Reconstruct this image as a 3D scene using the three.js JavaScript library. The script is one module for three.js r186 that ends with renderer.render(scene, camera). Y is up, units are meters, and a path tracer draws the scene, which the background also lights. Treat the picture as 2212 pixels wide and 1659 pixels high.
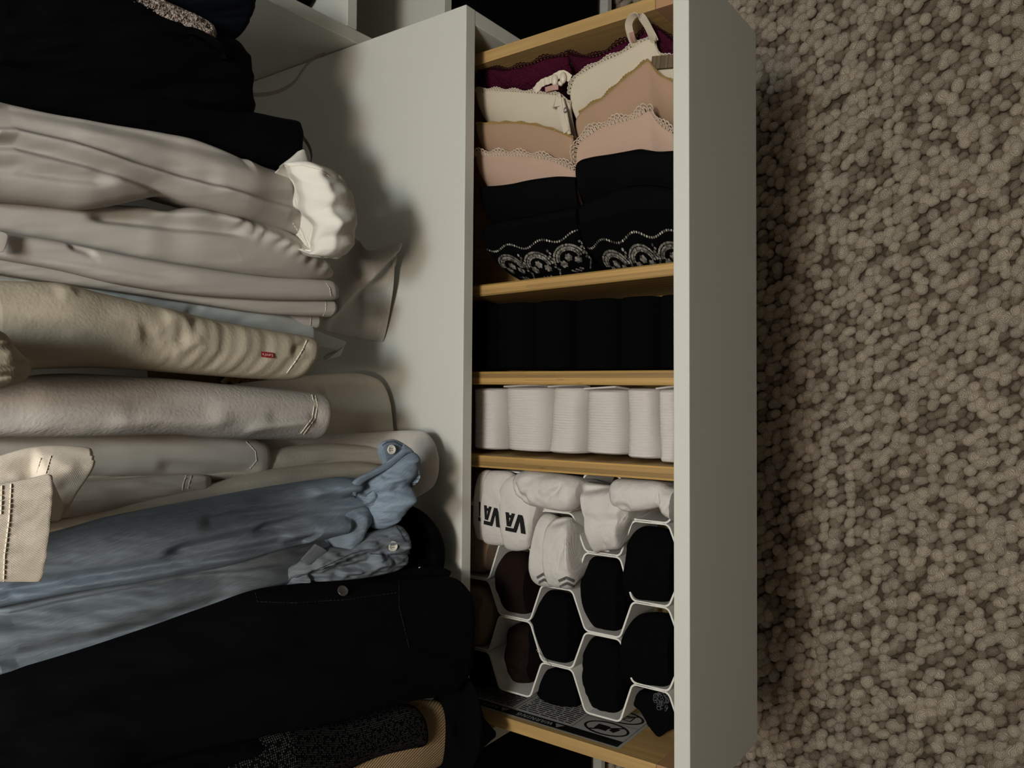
import * as THREE from 'three';
import { RoundedBoxGeometry } from 'three/addons/geometries/RoundedBoxGeometry.js';
import { TessellateModifier } from 'three/addons/modifiers/TessellateModifier.js';
import { mergeGeometries } from 'three/addons/utils/BufferGeometryUtils.js';

// ------------------------------------------------------------------ camera, lamp positions, exposure
const scene = new THREE.Scene();
const CY = 1.54;                       // camera height
const H = 0.77;                        // camera height above the top of the open drawer front
const PITCH = 54.2 * Math.PI / 180, FPX = 1661, ROLL = 0.5 * Math.PI / 180;
const sP = Math.sin(PITCH), cP = Math.cos(PITCH), sR = Math.sin(ROLL), cR = Math.cos(ROLL);
const FWD = new THREE.Vector3(0, -sP, -cP), DWN = new THREE.Vector3(0, -cP, sP), XAX = new THREE.Vector3(1, 0, 0);
const CUP = XAX.clone().multiplyScalar(cR).addScaledVector(DWN, -sR);      // the phone was held sideways
const CRT = DWN.clone().multiplyScalar(cR).addScaledVector(XAX, sR);
const EYE = new THREE.Vector3(0, CY, 0);
const camera = new THREE.PerspectiveCamera(2 * Math.atan(829.5 / FPX) * 180 / Math.PI, 2212 / 1659, 0.02, 30);
camera.position.copy(EYE); camera.up.copy(CUP); camera.lookAt(EYE.clone().add(FWD)); scene.add(camera);
scene.background = new THREE.Color(0x000000);
const renderer = new THREE.WebGLRenderer();
renderer.toneMapping = THREE.LinearToneMapping;
renderer.toneMappingExposure = 0.60;
renderer.shadowMap.enabled = true;
// two bulbs of one ceiling fixture, one warm and one cooler (built as a lamp at the end of the script)
const BULBS = [
  { p: [-0.03, 2.30, 0.0], c: '#ffeedb', i: 3.6, r: 4.0 },
  { p: [0.12, 2.30, -0.11], c: '#e8f1f3', i: 4.5, r: 4.0 },
];

// ------------------------------------------------------------------ helpers
let seed = 20240611;
const rnd = () => { seed |= 0; seed = seed + 0x6D2B79F5 | 0; let t = Math.imul(seed ^ seed >>> 15, 1 | seed); t = t + Math.imul(t ^ t >>> 7, 61 | t) ^ t; return ((t ^ t >>> 14) >>> 0) / 4294967296; };
const lerp = (a, b, t) => a + (b - a) * t, clamp = (v, a, b) => Math.max(a, Math.min(b, v)), sstep = (a, b, v) => { const t = clamp((v - a) / (b - a), 0, 1); return t * t * (3 - 2 * t); };
const V = (x, y, z) => new THREE.Vector3(x, y, z);
const ray = (x, y) => FWD.clone().addScaledVector(CRT, (x - 1106) / FPX).addScaledVector(CUP, -(y - 829.5) / FPX);
const atY = (x, y, Y) => { const d = ray(x, y); return EYE.clone().addScaledVector(d, (Y - CY) / d.y); };
const atZ = (x, y, dz) => { const d = ray(x, y); return EYE.clone().addScaledVector(d, -dz / d.z); };
const atX = (x, y, X) => { const d = ray(x, y); return EYE.clone().addScaledVector(d, X / d.x); };
const toPx = p => { const r = p.clone().sub(EYE), k = FPX / r.dot(FWD); return [1106 + r.dot(CRT) * k, 829.5 - r.dot(CUP) * k]; };
const hash = (x, y, s) => { let n = Math.sin(x * 127.1 + y * 311.7 + s * 74.7) * 43758.5453; return n - Math.floor(n); };
function noise(x, y, s = 0, wx = 0, wy = 0) {
  const xi = Math.floor(x), yi = Math.floor(y), fx = x - xi, fy = y - yi, u = fx * fx * (3 - 2 * fx), v = fy * fy * (3 - 2 * fy);
  const w = (a, b) => hash(wx ? ((a % wx) + wx) % wx : a, wy ? ((b % wy) + wy) % wy : b, s);
  return lerp(lerp(w(xi, yi), w(xi + 1, yi), u), lerp(w(xi, yi + 1), w(xi + 1, yi + 1), u), v) * 2 - 1;
}
const taken = {};
const numbered = n => { const k = taken[n] = (taken[n] ?? -1) + 1; return k ? n + '_' + String(k).padStart(3, '0') : n; };
function mesh(name, geo, mat, parent) { const m = new THREE.Mesh(geo, mat); m.name = parent ? name : numbered(name); m.castShadow = m.receiveShadow = true; (parent || scene).add(m); return m; }
function tag(o, label, category, group) { o.userData.label = label; o.userData.category = category; if (group) o.userData.group = group; return o; }
function thing(name, label, category, group, pos) { const g = new THREE.Group(); g.name = numbered(name); if (pos) g.position.copy(pos); scene.add(g); return tag(g, label, category, group); }
function structure(o) { o.userData.kind = 'structure'; return o; }
const boxg = (x0, x1, y0, y1, z0, z1, r = 0.0008) => { const g = new RoundedBoxGeometry(x1 - x0, y1 - y0, z1 - z0, 2, Math.min(r, (x1 - x0) / 2.1, (y1 - y0) / 2.1, (z1 - z0) / 2.1)); g.translate((x0 + x1) / 2, (y0 + y1) / 2, (z0 + z1) / 2); return g; };
function boxUV(g, s = 1) { const p = g.attributes.position, n = g.attributes.normal, uv = []; for (let i = 0; i < p.count; i++) { const ax = Math.abs(n.getX(i)), ay = Math.abs(n.getY(i)), az = Math.abs(n.getZ(i)); if (ay >= ax && ay >= az) uv.push(p.getX(i) * s, p.getZ(i) * s); else if (ax >= az) uv.push(p.getY(i) * s, p.getZ(i) * s); else uv.push(p.getX(i) * s, p.getY(i) * s); } g.setAttribute('uv', new THREE.Float32BufferAttribute(uv, 2)); return g; }

// ------------------------------------------------------------------ procedural textures
function tex(w, h, fn, srgb, rx = 1, ry = 1) {
  const d = new Uint8Array(w * h * 4);
  for (let j = 0; j < h; j++) for (let i = 0; i < w; i++) { const c = fn(i, j), k = (j * w + i) * 4; if (typeof c === 'number') d[k] = d[k + 1] = d[k + 2] = clamp(c * 255, 0, 255); else { d[k] = clamp(c[0] * 255, 0, 255); d[k + 1] = clamp(c[1] * 255, 0, 255); d[k + 2] = clamp(c[2] * 255, 0, 255); } d[k + 3] = 255; }
  const t = new THREE.DataTexture(d, w, h); t.wrapS = t.wrapT = THREE.RepeatWrapping; t.magFilter = THREE.LinearFilter; t.minFilter = THREE.LinearMipmapLinearFilter; t.generateMipmaps = true; if (srgb) t.colorSpace = THREE.SRGBColorSpace; t.repeat.set(rx, ry); t.needsUpdate = true; return t;
}
const fbmT = (i, j, n, f, s, oct = 4) => { let v = 0, a = .5; for (let o = 0; o < oct; o++) { v += a * noise(i / n * f, j / n * f, s + o, f, f); f *= 2; a *= .5; } return v; };
// uv are in metres; a texture that covers `m` metres has repeat 1/m
const weaveB = tex(256, 256, (i, j) => .5 + .22 * Math.sin(i / 256 * Math.PI * 2 * 48) * Math.cos(j / 256 * Math.PI * 2 * 48) + .35 * fbmT(i, j, 256, 12, 3), false, 16, 16);
const fuzzB = tex(256, 256, (i, j) => .5 + .8 * fbmT(i, j, 256, 40, 9, 3), false, 12, 12);
const crumpleB = tex(512, 512, (i, j) => .5 + .9 * fbmT(i, j, 512, 5, 17, 5), false, 7, 4);
const denimC = (r, g, b, s) => tex(512, 512, (i, j) => { const a = noise(i / 512 * 256, j / 512 * 10, s, 256, 10) * .5 + noise(i / 512 * 170, j / 512 * 24, s + 5, 170, 24) * .35, w = ((i + j) % 4 < 2 ? .03 : -.03), l = fbmT(i, j, 512, 6, s + 9) * .09, k = 1 + a * .13 + w + l; return [r * k, g * k, b * k]; }, true, 8, 8);
const tweedC = tex(128, 128, (i, j) => { const u = i % 8, v = j % 8, k = hash(i >> 3, j >> 3, 2); const on = (u < 5 && v < 4) && k > .3; const v0 = on ? .16 + .18 * k : .03; return [v0, v0 * .98, v0 * .95]; }, true, 30, 30);
const ribB = tex(64, 64, (i, j) => .5 + .5 * Math.sin(j / 64 * Math.PI * 2 * 8), false, 20, 20);
const twillB = tex(128, 128, (i, j) => .5 + .5 * Math.sin((i + j * .6) / 128 * Math.PI * 2 * 20 * 1), false, 14, 14);
function bambooTex(s) {   // lamella stripes and fibre along v, knots now and then
  return tex(128, 1024, (i, j) => {
    const lam = Math.floor(i / 128 * 3 + s * 3) % 3, t = [.05, -.2, -.05][(lam + s) % 3];
    const fib = noise(i / 2.2, j / 150, 31 + s) * .055 + noise(i / 5, j / 260, 41 + s) * .06 + noise(i * 1.0, j / 60, 51 + s) * .03;
    let k = 0; for (let q = 0; q < 2; q++) { const ky = hash(q, s, 61) * 1024, kx = hash(q, s, 62) * 128, dd = Math.hypot((i - kx) / 7, (j - ky) / 10); if (dd < 3) k -= .16 * Math.exp(-dd * dd) * (1 + Math.sin(dd * 9)); }
    const v = 1 + t + fib + k; return [.68 * v, .545 * v - .005, .345 * v - .02 - .03 * (lam === 1 ? 1 : 0)];
  }, true);
}
const BAM = [0, 1, 2].map(bambooTex);
const bamMat = s => { const t = BAM[s % 3]; t.repeat.set(1 / 0.017, 1 / 0.5); return new THREE.MeshStandardMaterial({ map: t, roughness: .5 }); };
const birchT = tex(128, 512, (i, j) => { const v = 1 + noise(i / 3, j / 120, 71) * .06 + noise(i / 9, j / 200, 72) * .06; return [.70 * v, .57 * v, .36 * v]; }, true, 8, 2);

// ------------------------------------------------------------------ materials
const M = {};
M.white = new THREE.MeshStandardMaterial({ color: '#cfcfc6', roughness: .62, bumpMap: fuzzB, bumpScale: .00003 });
M.wall = new THREE.MeshStandardMaterial({ color: '#8f8b84', roughness: .95 });
M.ceil = new THREE.MeshStandardMaterial({ color: '#9d9a94', roughness: .95 });
M.birch = new THREE.MeshStandardMaterial({ map: birchT, roughness: .55 });
M.birchEnd = new THREE.MeshStandardMaterial({ color: '#a9805c', roughness: .7 });
const cloth = (color, o = {}) => new THREE.MeshPhysicalMaterial(Object.assign({ color, roughness: .95, specularIntensity: .12, bumpMap: weaveB, bumpScale: .00025, side: THREE.DoubleSide }, o));
M.whiteShirt = cloth('rgb(177, 171, 164)', { bumpMap: crumpleB, bumpScale: .0006 });
M.whiteCrisp = cloth('rgb(217, 214, 205)', { bumpMap: crumpleB, bumpScale: .0006 });
M.whiteB = cloth('rgb(175, 170, 162)', { bumpMap: crumpleB, bumpScale: .0005 });
M.whiteCool = cloth('rgb(180, 184, 180)', { bumpMap: crumpleB, bumpScale: .0009 });
M.cream = cloth('rgb(177, 167, 148)', { bumpMap: fuzzB, bumpScale: .00018 });
M.fleece = cloth('rgb(180, 175, 168)', { bumpMap: fuzzB, bumpScale: .00025 });
M.tee = cloth('rgb(188, 180, 168)');
M.beigeKnit = cloth('rgb(182, 173, 158)', { bumpMap: fuzzB, bumpScale: .0002 });
M.cuffBeige = cloth('#cfc4b5', { bumpScale: .0003 });
M.chambray = cloth('#ffffff', { map: denimC(.52, .58, .64, 3), bumpScale: .0004 });
M.denim = cloth('#ffffff', { map: denimC(.46, .495, .52, 13), bumpMap: crumpleB, bumpScale: .0006 });
M.black = cloth('#050506'); M.black2 = cloth('#08090a', { bumpMap: crumpleB, bumpScale: .0006 }); M.navy = cloth('#070b12');
M.tan = cloth('#a98f6d', { bumpMap: twillB, bumpScale: .0006 });
M.tweed = cloth('#ffffff', { map: tweedC, bumpScale: .0008 });
M.fur = cloth('#9c8f88', { bumpMap: fuzzB, bumpScale: .003 });
M.tape = cloth('#8f877a');
M.thread = new THREE.MeshStandardMaterial({ color: '#d8cfbe', roughness: .9 });
M.threadDark = new THREE.MeshStandardMaterial({ color: '#2c3a4c', roughness: .9 });
M.threadBlack = new THREE.MeshStandardMaterial({ color: '#0b0b0c', roughness: .9 });
M.pearl = new THREE.MeshPhysicalMaterial({ color: '#cfccc0', roughness: .25, clearcoat: .6 });
M.pearlDark = new THREE.MeshPhysicalMaterial({ color: '#3b3836', roughness: .35, clearcoat: .5 });
M.hole = new THREE.MeshStandardMaterial({ color: '#2a2723', roughness: .9 });
M.metal = new THREE.MeshStandardMaterial({ color: '#b8b8b8', metalness: 1, roughness: .25 });
M.red = cloth('#8e1016', { bumpScale: .0002 });
M.plastic = new THREE.MeshPhysicalMaterial({ color: '#dcdad2', roughness: .38, side: THREE.DoubleSide });
M.sockWhite = cloth('#cdc8c2', { bumpMap: fuzzB, bumpScale: .0003 });
M.sockBlack = cloth('#060607', { bumpMap: fuzzB, bumpScale: .0003 });
M.sockBrown = cloth('#1d1411', { bumpMap: fuzzB, bumpScale: .0003 });
M.nudeDark = cloth('#85705f', { bumpScale: .0002 });
M.braCream = cloth('#c8bca8', { roughness: .7, bumpScale: .00012 });
M.braTan = cloth('#a58870', { roughness: .6, bumpScale: .0001 });
M.braBlush = cloth('#b69a88', { roughness: .6, bumpScale: .0001 });
M.braBlack = cloth('#050506', { roughness: .75, bumpScale: .0001 });
M.burgundy = cloth('#451328', { bumpMap: fuzzB, bumpScale: .002 });
M.laceCream = cloth('#ded2bd'); M.laceTan = cloth('#b0935f'); M.laceBlush = cloth('#dcc6b0');
M.satin = new THREE.MeshPhysicalMaterial({ color: '#d5cab8', roughness: .35, sheen: .5, side: THREE.DoubleSide });
M.pinkPrint = cloth('#bf978c');
M.seagrass = cloth('#8a6c46');
M.letters = new THREE.MeshStandardMaterial({ color: '#0b0b0b', roughness: .95, side: THREE.DoubleSide });
M.bin = cloth('#040405');

// ------------------------------------------------------------------ room
const floor = structure(mesh('floor', boxg(-2.4, 2.4, -.06, -.012, -1.3, 3.0), new THREE.MeshStandardMaterial({ color: '#5b4e3f', roughness: 1 })));
{ // looped wool carpet: knobbly yarn loops standing on the backing
  const base = new THREE.SphereGeometry(1, 18, 12), variants = [];
  for (let v = 0; v < 4; v++) {
    const g = base.clone(), p = g.attributes.position, tw = [5, -4, 7, 3][v], nst = [9, 11, 8, 12][v];
    for (let i = 0; i < p.count; i++) { let x = p.getX(i), y = p.getY(i), z = p.getZ(i); const a = Math.atan2(z, y), s = 1 + .07 * Math.sin(a * nst + x * tw) + .12 * noise(x * 1.5 + v * 7, z * 1.5, 4); p.setXYZ(i, x * (1.08 + .1 * v % .2), y * s, z * s); }
    g.computeVertexNormals(); variants.push(g);
  }
  const yarnT = tex(128, 128, (i, j) => { const v = .86 + .12 * Math.sin((j + 4 * noise(i / 16, j / 20, 3)) / 128 * Math.PI * 2 * 13) + .12 * noise(i / 5, j / 2.5, 7) ; return [v, v * .98, v * .95]; }, true);
  const yarn = new THREE.MeshPhysicalMaterial({ color: '#ffffff', map: yarnT, roughness: 1, specularIntensity: .1 });
  const spots = variants.map(() => []), P = .0180;
  for (let r = 0, z = .7; z > -.83; z -= P * .84, r++) for (let x = -1.5 + (r % 2) * P / 2; x < 1.5; x += P) {
    spots[Math.floor(rnd() * 4)].push([x + (rnd() - .5) * .009, z + (rnd() - .5) * .009]);
  }
  const m4 = new THREE.Matrix4(), q = new THREE.Quaternion(), e = new THREE.Euler(), col = new THREE.Color();
  spots.forEach((list, v) => {
    const im = new THREE.InstancedMesh(variants[v], yarn, list.length); im.name = 'carpet_loops'; im.userData.kind = 'stuff'; im.castShadow = im.receiveShadow = true;
    list.forEach(([x, z], i) => {
      const lt = rnd(), dk = lt < .40, big = Math.pow(rnd(), .8), s = (dk ? .0076 : .0090) + .0030 * big; e.set((rnd() - .5) * .9, -.785 + (rnd() - .5) * 1.1, (rnd() - .5) * .9); q.setFromEuler(e);
      m4.compose(V(x, (dk ? -.010 : -.006) + .004 * big + (rnd() - .5) * .003, z), q, V(s * (.95 + .25 * rnd()), s * (1.0 + .2 * rnd()), s * (.86 + .2 * rnd())));
      im.setMatrixAt(i, m4);
      const k = dk ? .29 + .12 * rnd() : .52 + .2 * rnd(); col.setRGB(k, k * (dk ? .84 : .89), k * (dk ? .66 : .745)); im.setColorAt(i, col);
    });
    floor.add(im);
  });
}
structure(mesh('wall_back', boxg(-2.4, 2.4, -.06, 2.46, -1.28, -1.188), M.wall));
structure(mesh('wall_left', boxg(-2.48, -2.4, -.06, 2.46, -1.28, 3.0), M.wall));
structure(mesh('wall_right', boxg(2.4, 2.48, -.06, 2.46, -1.28, 3.0), M.wall));
structure(mesh('wall_front', boxg(-2.48, 2.48, -.06, 2.46, 3.0, 3.08), M.wall));
structure(mesh('ceiling', boxg(-2.48, 2.48, 2.44, 2.52, -1.28, 3.08), M.ceil));

// ------------------------------------------------------------------ closet carcass
const ZF = -.815, ZB = -1.186, SHELF = CY - .9717 * H, ZS = -.6157;
const PX = .4785;
function panelThing(name, label, x0, x1, y0, y1, z0, z1) { return tag(mesh(name, boxUV(boxg(x0, x1, y0, y1, z0, z1, .0012)), M.white), label, 'panel'); }
panelThing('closet_partition', 'white upright closet partition between the burgundy-lingerie end of the drawer cabinet and the open shelves', PX, PX + .018, .0, 2.1, ZB, ZF);
panelThing('closet_partition', 'white upright closet partition behind the black shirt with a button', -PX - .018, -PX, .0, 2.1, ZB, ZF);
const shelfSpec = [
  [1, CY - .949 * H, 'white closet shelf carrying the black and white patterned item'],
  [1, CY - 1.2143 * H, 'white closet shelf in shadow under the shelf with the patterned item'],
  [1, CY - 1.9127 * H, 'low white bottom shelf beside the burgundy-lingerie end of the drawer'],
  [-1, CY - 1.9127 * H, 'low white bottom shelf beside the warning-label end of the drawer'],
];
for (const [s, y, label] of shelfSpec) { const a = s > 0 ? PX + .0185 : -PX - .0185 - .72; tag(mesh('closet_shelf', boxUV(boxg(a, a + .72, y - .0178, y, ZB, ZF + .0005, .0012)), M.white), label, 'shelf'); }

// drawer cabinet under the clothes
const cab = thing('drawer_cabinet', 'white drawer cabinet whose smooth top lies under the hanging clothes', 'cabinet');
mesh('top_panel', boxUV(boxg(-.4772, .4772, SHELF - .0187, SHELF, ZB, ZS, .0012)), M.white, cab);
mesh('side_panel', boxUV(boxg(.4582, .4772, .0, SHELF - .0188, ZB, ZS - .0005, .001)), M.white, cab);
mesh('side_panel', boxUV(boxg(-.4772, -.4582, .0, SHELF - .0188, ZB, ZS - .0005, .001)), M.white, cab);
mesh('back_panel', boxUV(boxg(-.4580, .4580, .02, SHELF - .019, ZB + .001, ZB + .01, .001)), M.white, cab);
mesh('lower_front', boxUV(boxg(-.4575, .4575, .05, CY - 1.2836 * H - .012, ZS - .02, ZS - .001, .001)), M.white, cab);
mesh('base_panel', boxUV(boxg(-.4580, .4580, .03, .048, ZB + .011, ZS - .03, .001)), M.white, cab);

// ------------------------------------------------------------------ the open drawer
const YAW = .0108, ZD = -.3329;            // drawer sits slightly askew on its runners
const drawer = thing('drawer', 'open drawer with white front and pale wooden sides full of folded lingerie and socks', 'drawer', null, V(0, 0, ZD));
drawer.rotation.y = YAW;
const DT = CY - H, DB = CY - 1.2836 * H, YBX = CY - 1.0417 * H;
mesh('drawer_front', boxUV(boxg(-.4565, .4565, DB, DT, -.0091, .0091, .0011)), M.white, drawer);
const XI = .428, XO = .4435, ZDB = -.45;
const dSide = (s) => {
  const a = s > 0 ? XI : -XO, b = s > 0 ? XO : -XI;
  const o = mesh('drawer_side', boxUV(boxg(a, b, DB + .02, YBX, ZDB, -.045, .0008)), M.birch, drawer);
  mesh('side_end_block', boxUV(boxg(a, b, DB + .02, YBX, -.0446, -.0095, .0008)), M.birchEnd, drawer);
  return o;
};
dSide(1); const leftSide = dSide(-1);
mesh('drawer_bottom', boxUV(boxg(-XI, XI, DB + .02, DB + .028, ZDB + .016, -.0096, .0005)), M.birch, drawer);
mesh('drawer_back', boxUV(boxg(-XI, XI, DB + .0285, YBX, ZDB, ZDB + .015, .0008)), M.birch, drawer);
drawer.updateMatrixWorld(true);
{ // warning label stuck on the inner face of one side
  const W = 1400, Hh = 420, cv = document.createElement('canvas'); cv.width = W; cv.height = Hh; const c = cv.getContext('2d');
  c.fillStyle = '#a9a9a4'; c.fillRect(0, 0, W, Hh); c.fillStyle = '#111'; c.fillRect(16, 14, W - 32, 62);
  c.fillStyle = '#8d8d88'; c.font = 'bold 44px sans-serif';
  const tri = (x) => { c.beginPath(); c.moveTo(x, 64); c.lineTo(x + 26, 24); c.lineTo(x + 52, 64); c.closePath(); c.fill(); };
  tri(330); c.fillText('WARNING', 390, 61); tri(660); c.fillText('AVERTISSEMENT', 720, 61); tri(1120); c.fillText('ADVERTENCIA', 1180, 61, 200);
  c.strokeStyle = '#333'; c.lineWidth = 3; for (const x of [300, 650, 1110]) { c.beginPath(); c.moveTo(x, 80); c.lineTo(x, Hh - 20); c.stroke(); }
  c.beginPath(); c.moveTo(16, 240); c.lineTo(300, 240); c.stroke(); c.strokeRect(16, 14, W - 32, Hh - 28);
  c.fillStyle = '#2a2a2a';
  for (const [x0, x1] of [[318, 636], [668, 1096], [1128, 1376]]) for (let y = 100, r = 0; y < Hh - 30; y += 21, r++) { let x = x0; const end = x1 - (r % 5 === 4 ? 120 : 12) * hash(r, x0, 5); while (x < end) { const w = 22 + 60 * hash(x, y, 6); c.fillRect(x, y, Math.min(w, end - x), 10); x += w + 9; } }
  c.lineWidth = 13; c.strokeStyle = '#141414'; for (const [cx, cy] of [[150, 160], [150, 325]]) { c.beginPath(); c.ellipse(cx, cy, 112, 68, 0, 0, 7); c.stroke(); c.beginPath(); c.moveTo(cx + 70, cy - 48); c.lineTo(cx - 70, cy + 48); c.stroke(); }
  c.fillStyle = '#141414'; c.fillRect(140, 132, 66, 56); c.beginPath(); c.moveTo(100, 135); c.lineTo(132, 150); c.lineTo(120, 190); c.lineTo(84, 185); c.closePath(); c.fill();
  c.lineWidth = 7; c.strokeRect(92, 300, 116, 52); c.beginPath(); c.moveTo(100, 345); c.lineTo(130, 310); c.lineTo(150, 345); c.lineTo(175, 310); c.lineTo(200, 345); c.stroke();
  const t = new THREE.CanvasTexture(cv); t.colorSpace = THREE.SRGBColorSpace;
  const A = leftSide.parent.worldToLocal(atX(1337, 1617, -XI)), y1 = A.y, z1 = A.z;
  const g = new THREE.PlaneGeometry(.36, .105); const m = mesh('warning_label', g, new THREE.MeshStandardMaterial({ map: t, roughness: .35, side: THREE.DoubleSide }), leftSide);
  m.rotation.y = Math.PI / 2; m.position.set(-XI + .0004, y1 - .0525, z1 - .18); m.userData.label = 'grey printed warning label with crossed-out pictograms';
}

// bamboo divider boards: px of the two long top edges at two image columns
function divider(label, x0, ya0, yb0, x1, ya1, yb1, s) {
  const Y = YBX + .004, A0 = atY(x0, ya0, Y), B0 = atY(x0, yb0, Y), A1 = atY(x1, ya1, Y), B1 = atY(x1, yb1, Y);
  const c0 = A0.clone().add(B0).multiplyScalar(.5), c1 = A1.clone().add(B1).multiplyScalar(.5), ang = Math.atan2(c1.x - c0.x, c1.z - c0.z), w = .5 * (Math.abs(A0.x - B0.x) + Math.abs(A1.x - B1.x));
  const zf = -.352, zb = -.758, g = boxUV(boxg(-w / 2, w / 2, -.145, 0, -(zf - zb) / 2, (zf - zb) / 2, .0014));
  const o = tag(mesh('drawer_divider', g, bamMat(s)), label, 'drawer divider'); const k = ((zf + zb) / 2 - c0.z) / (c1.z - c0.z);
  o.position.set(lerp(c0.x, c1.x, k), Y, (zf + zb) / 2); o.rotation.y = ang; return o;
}
divider('bamboo drawer divider between the black lace bra and the rolled black socks', 1030, 616, 641, 1440, 567, 597, 0);
divider('bamboo drawer divider between the rolled black socks and the rolled white socks', 1030, 802, 831, 1440, 800, 832, 1);
divider('bamboo drawer divider between the rolled white socks and the honeycomb organizer', 1030, 983, 1009, 1440, 1007, 1039, 2);

// ------------------------------------------------------------------ cloth builder
// rows: [xT, yT, xB, yB, dT, dB?] image positions of the two edges of the cloth at one level and its distance
// (mode 'z': metres in front of the camera plane, mode 'y': height). The loop goes over the front and back behind it.
const catmull = (a, b, c, d, t) => .5 * ((2 * b) + (-a + c) * t + (2 * a - 5 * b + 4 * c - d) * t * t + (-a + 3 * b - 3 * c + d) * t * t * t);
function polyY(pts, x) { for (let i = 0; i < pts.length - 1; i++) if (x >= pts[i][0] && x <= pts[i + 1][0]) return lerp(pts[i][1], pts[i + 1][1], (x - pts[i][0]) / (pts[i + 1][0] - pts[i][0])); return null; }
function drape(o) {
  const mode = o.mode || 'z', nU = o.nU || 64, nV = o.nV || 90, nB = o.nB || 10, pow = o.pow || 2.4, bulge = o.bulge ?? .03, back = o.back ?? .2, shrink = o.shrink ?? .6;
  const R = o.rows.map(r => { const a = [...r.slice(0, 4), r[4] ?? o.d, r[5] ?? r[4] ?? o.d]; return a; }), n = R.length;
  // spread of samples over the rows by image length
  const L = [0]; for (let i = 1; i < n; i++) L.push(L[i - 1] + Math.max(3, Math.hypot(R[i][0] + R[i][2] - R[i - 1][0] - R[i - 1][2], R[i][1] + R[i][3] - R[i - 1][1] - R[i - 1][3]) / 2));
  const levels = [];
  for (let j = 0; j <= nV; j++) {
    const s = L[n - 1] * (j / nV); let i = 0; while (i < n - 2 && s > L[i + 1]) i++;
    const t = (s - L[i]) / (L[i + 1] - L[i]), g = k => R[clamp(k, 0, n - 1)];
    levels.push(R[0].map((_, k) => o.linear ? lerp(g(i)[k], g(i + 1)[k], t) : catmull(g(i - 1)[k], g(i)[k], g(i + 1)[k], g(i + 2)[k], t)));
  }
  const P = (x, y, d) => mode === 'z' ? atZ(x, y, d) : atY(x, y, d);
  const out = mode === 'z' ? V(0, 0, 1) : V(0, 1, 0), pos = [], uv = [], front = [], cols = nU + 1 + nB;
  const up = o.rod ? [] : null; let rowsOut = [];
  levels.forEach((q, j) => {
    const v = j / nV, T = P(q[0], q[1], q[4]), B = P(q[2], q[3], q[5]), row = [], wid = T.distanceTo(B);
    const bl = bulge * (o.bulgeFn ? o.bulgeFn(v) : 1) * clamp(wid / (o.refW || .06), .15, 1.15);
    const hem = o.hemTuck ? 1 - Math.pow(clamp((v - 1 + o.hemTuck) / o.hemTuck, 0, 1), 2.2) : 1;
    for (let i = 0; i <= nU; i++) {
      const u = .5 - .5 * Math.cos(Math.PI * i / nU) , px = lerp(q[0], q[2], u), py = lerp(q[1], q[3], u), s = Math.abs(2 * u - 1);
      let h = bl * Math.pow(1 - Math.pow(s, pow), 1 / pow) * hem, edge = sstep(0, .12, u) * sstep(0, .12, 1 - u);
      for (const f of o.folds || []) {
        const pts = f[0]; let fy = polyY(pts, pts[0][0] <= 0 ? Math.max(px, pts[0][0]) : px); if (fy === null) continue;
        const t = py - fy, fade = (pts[0][0] <= 0 ? 1 : sstep(0, 1, (px - pts[0][0]) / (f[4] ?? 30))) * sstep(0, 1, (pts[pts.length - 1][0] - px) / (f[4] ?? 30) + (f[5] ? 1 : 0));
        h += f[1] * .8 * Math.exp(-Math.pow(t / ((t < 0 ? f[2] : f[3]) * 1.45), 2)) * fade;
      }
      if (o.wr) h += o.wr * edge * (noise(px / (o.wx || 90), py / (o.wy || 16), o.seed || 1) + .5 * noise(px / (o.wx || 90) * 2.3, py / (o.wy || 16) * 2.1, (o.seed || 1) + 7));
      if (o.fn) h += o.fn(px, py, u, v) * edge;
      const p = T.clone().lerp(B, u).addScaledVector(out, h); row.push({ p, px, py });
    }
    const c = T.clone().add(B).multiplyScalar(.5), bk = back * (o.backFn ? o.backFn(v) : 1);
    for (let i = 1; i <= nB; i++) {
      const t = i / (nB + 1), a = Math.sin(Math.PI * t), w = lerp(1, shrink, a), p = B.clone().lerp(T, t); p.x = c.x + (p.x - c.x) * w; if (mode === 'y') p.z = c.z + (p.z - c.z) * w;
      p.addScaledVector(out, -bk * Math.pow(a, .5)); row.push({ p });
    }
    rowsOut.push(row);
  });
  if (o.rod) { // carry the garment on up to the rail
    const first = rowsOut[0], cc = first.reduce((a, r) => a.add(r.p), V(0, 0, 0)).multiplyScalar(1 / first.length), extra = [], topY = 1.70;
    for (let k = 10; k >= 1; k--) { const t = k / 10, e = t * t * (3 - 2 * t); extra.push(first.map(r => { const p = r.p.clone(); const w = lerp(1, o.rodW || .4, e); p.x = cc.x + (p.x - cc.x) * w; p.z = lerp(p.z, -.88 + (p.z - cc.z) * .55, e); p.y = lerp(p.y, topY + (p.y - cc.y) * .2, t); return { p }; })); }
    rowsOut = [...extra, ...rowsOut];
  }
  const nr = rowsOut.length; let vv = 0;
  rowsOut.forEach((row, j) => { if (j) vv += row[nU >> 1].p.distanceTo(rowsOut[j - 1][nU >> 1].p); let uu = 0; for (let i = 0; i <= cols; i++) { const r = row[i % cols]; if (i) uu += r.p.distanceTo(row[i - 1].p); pos.push(r.p.x, r.p.y, r.p.z); uv.push(uu, vv); } });
  const idx = [], C = cols + 1;
  for (let j = 0; j < nr - 1; j++) for (let i = 0; i < cols; i++) { const a = j * C + i, b = a + 1, c = a + C, d = c + 1; idx.push(a, c, b, b, c, d); }
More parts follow.
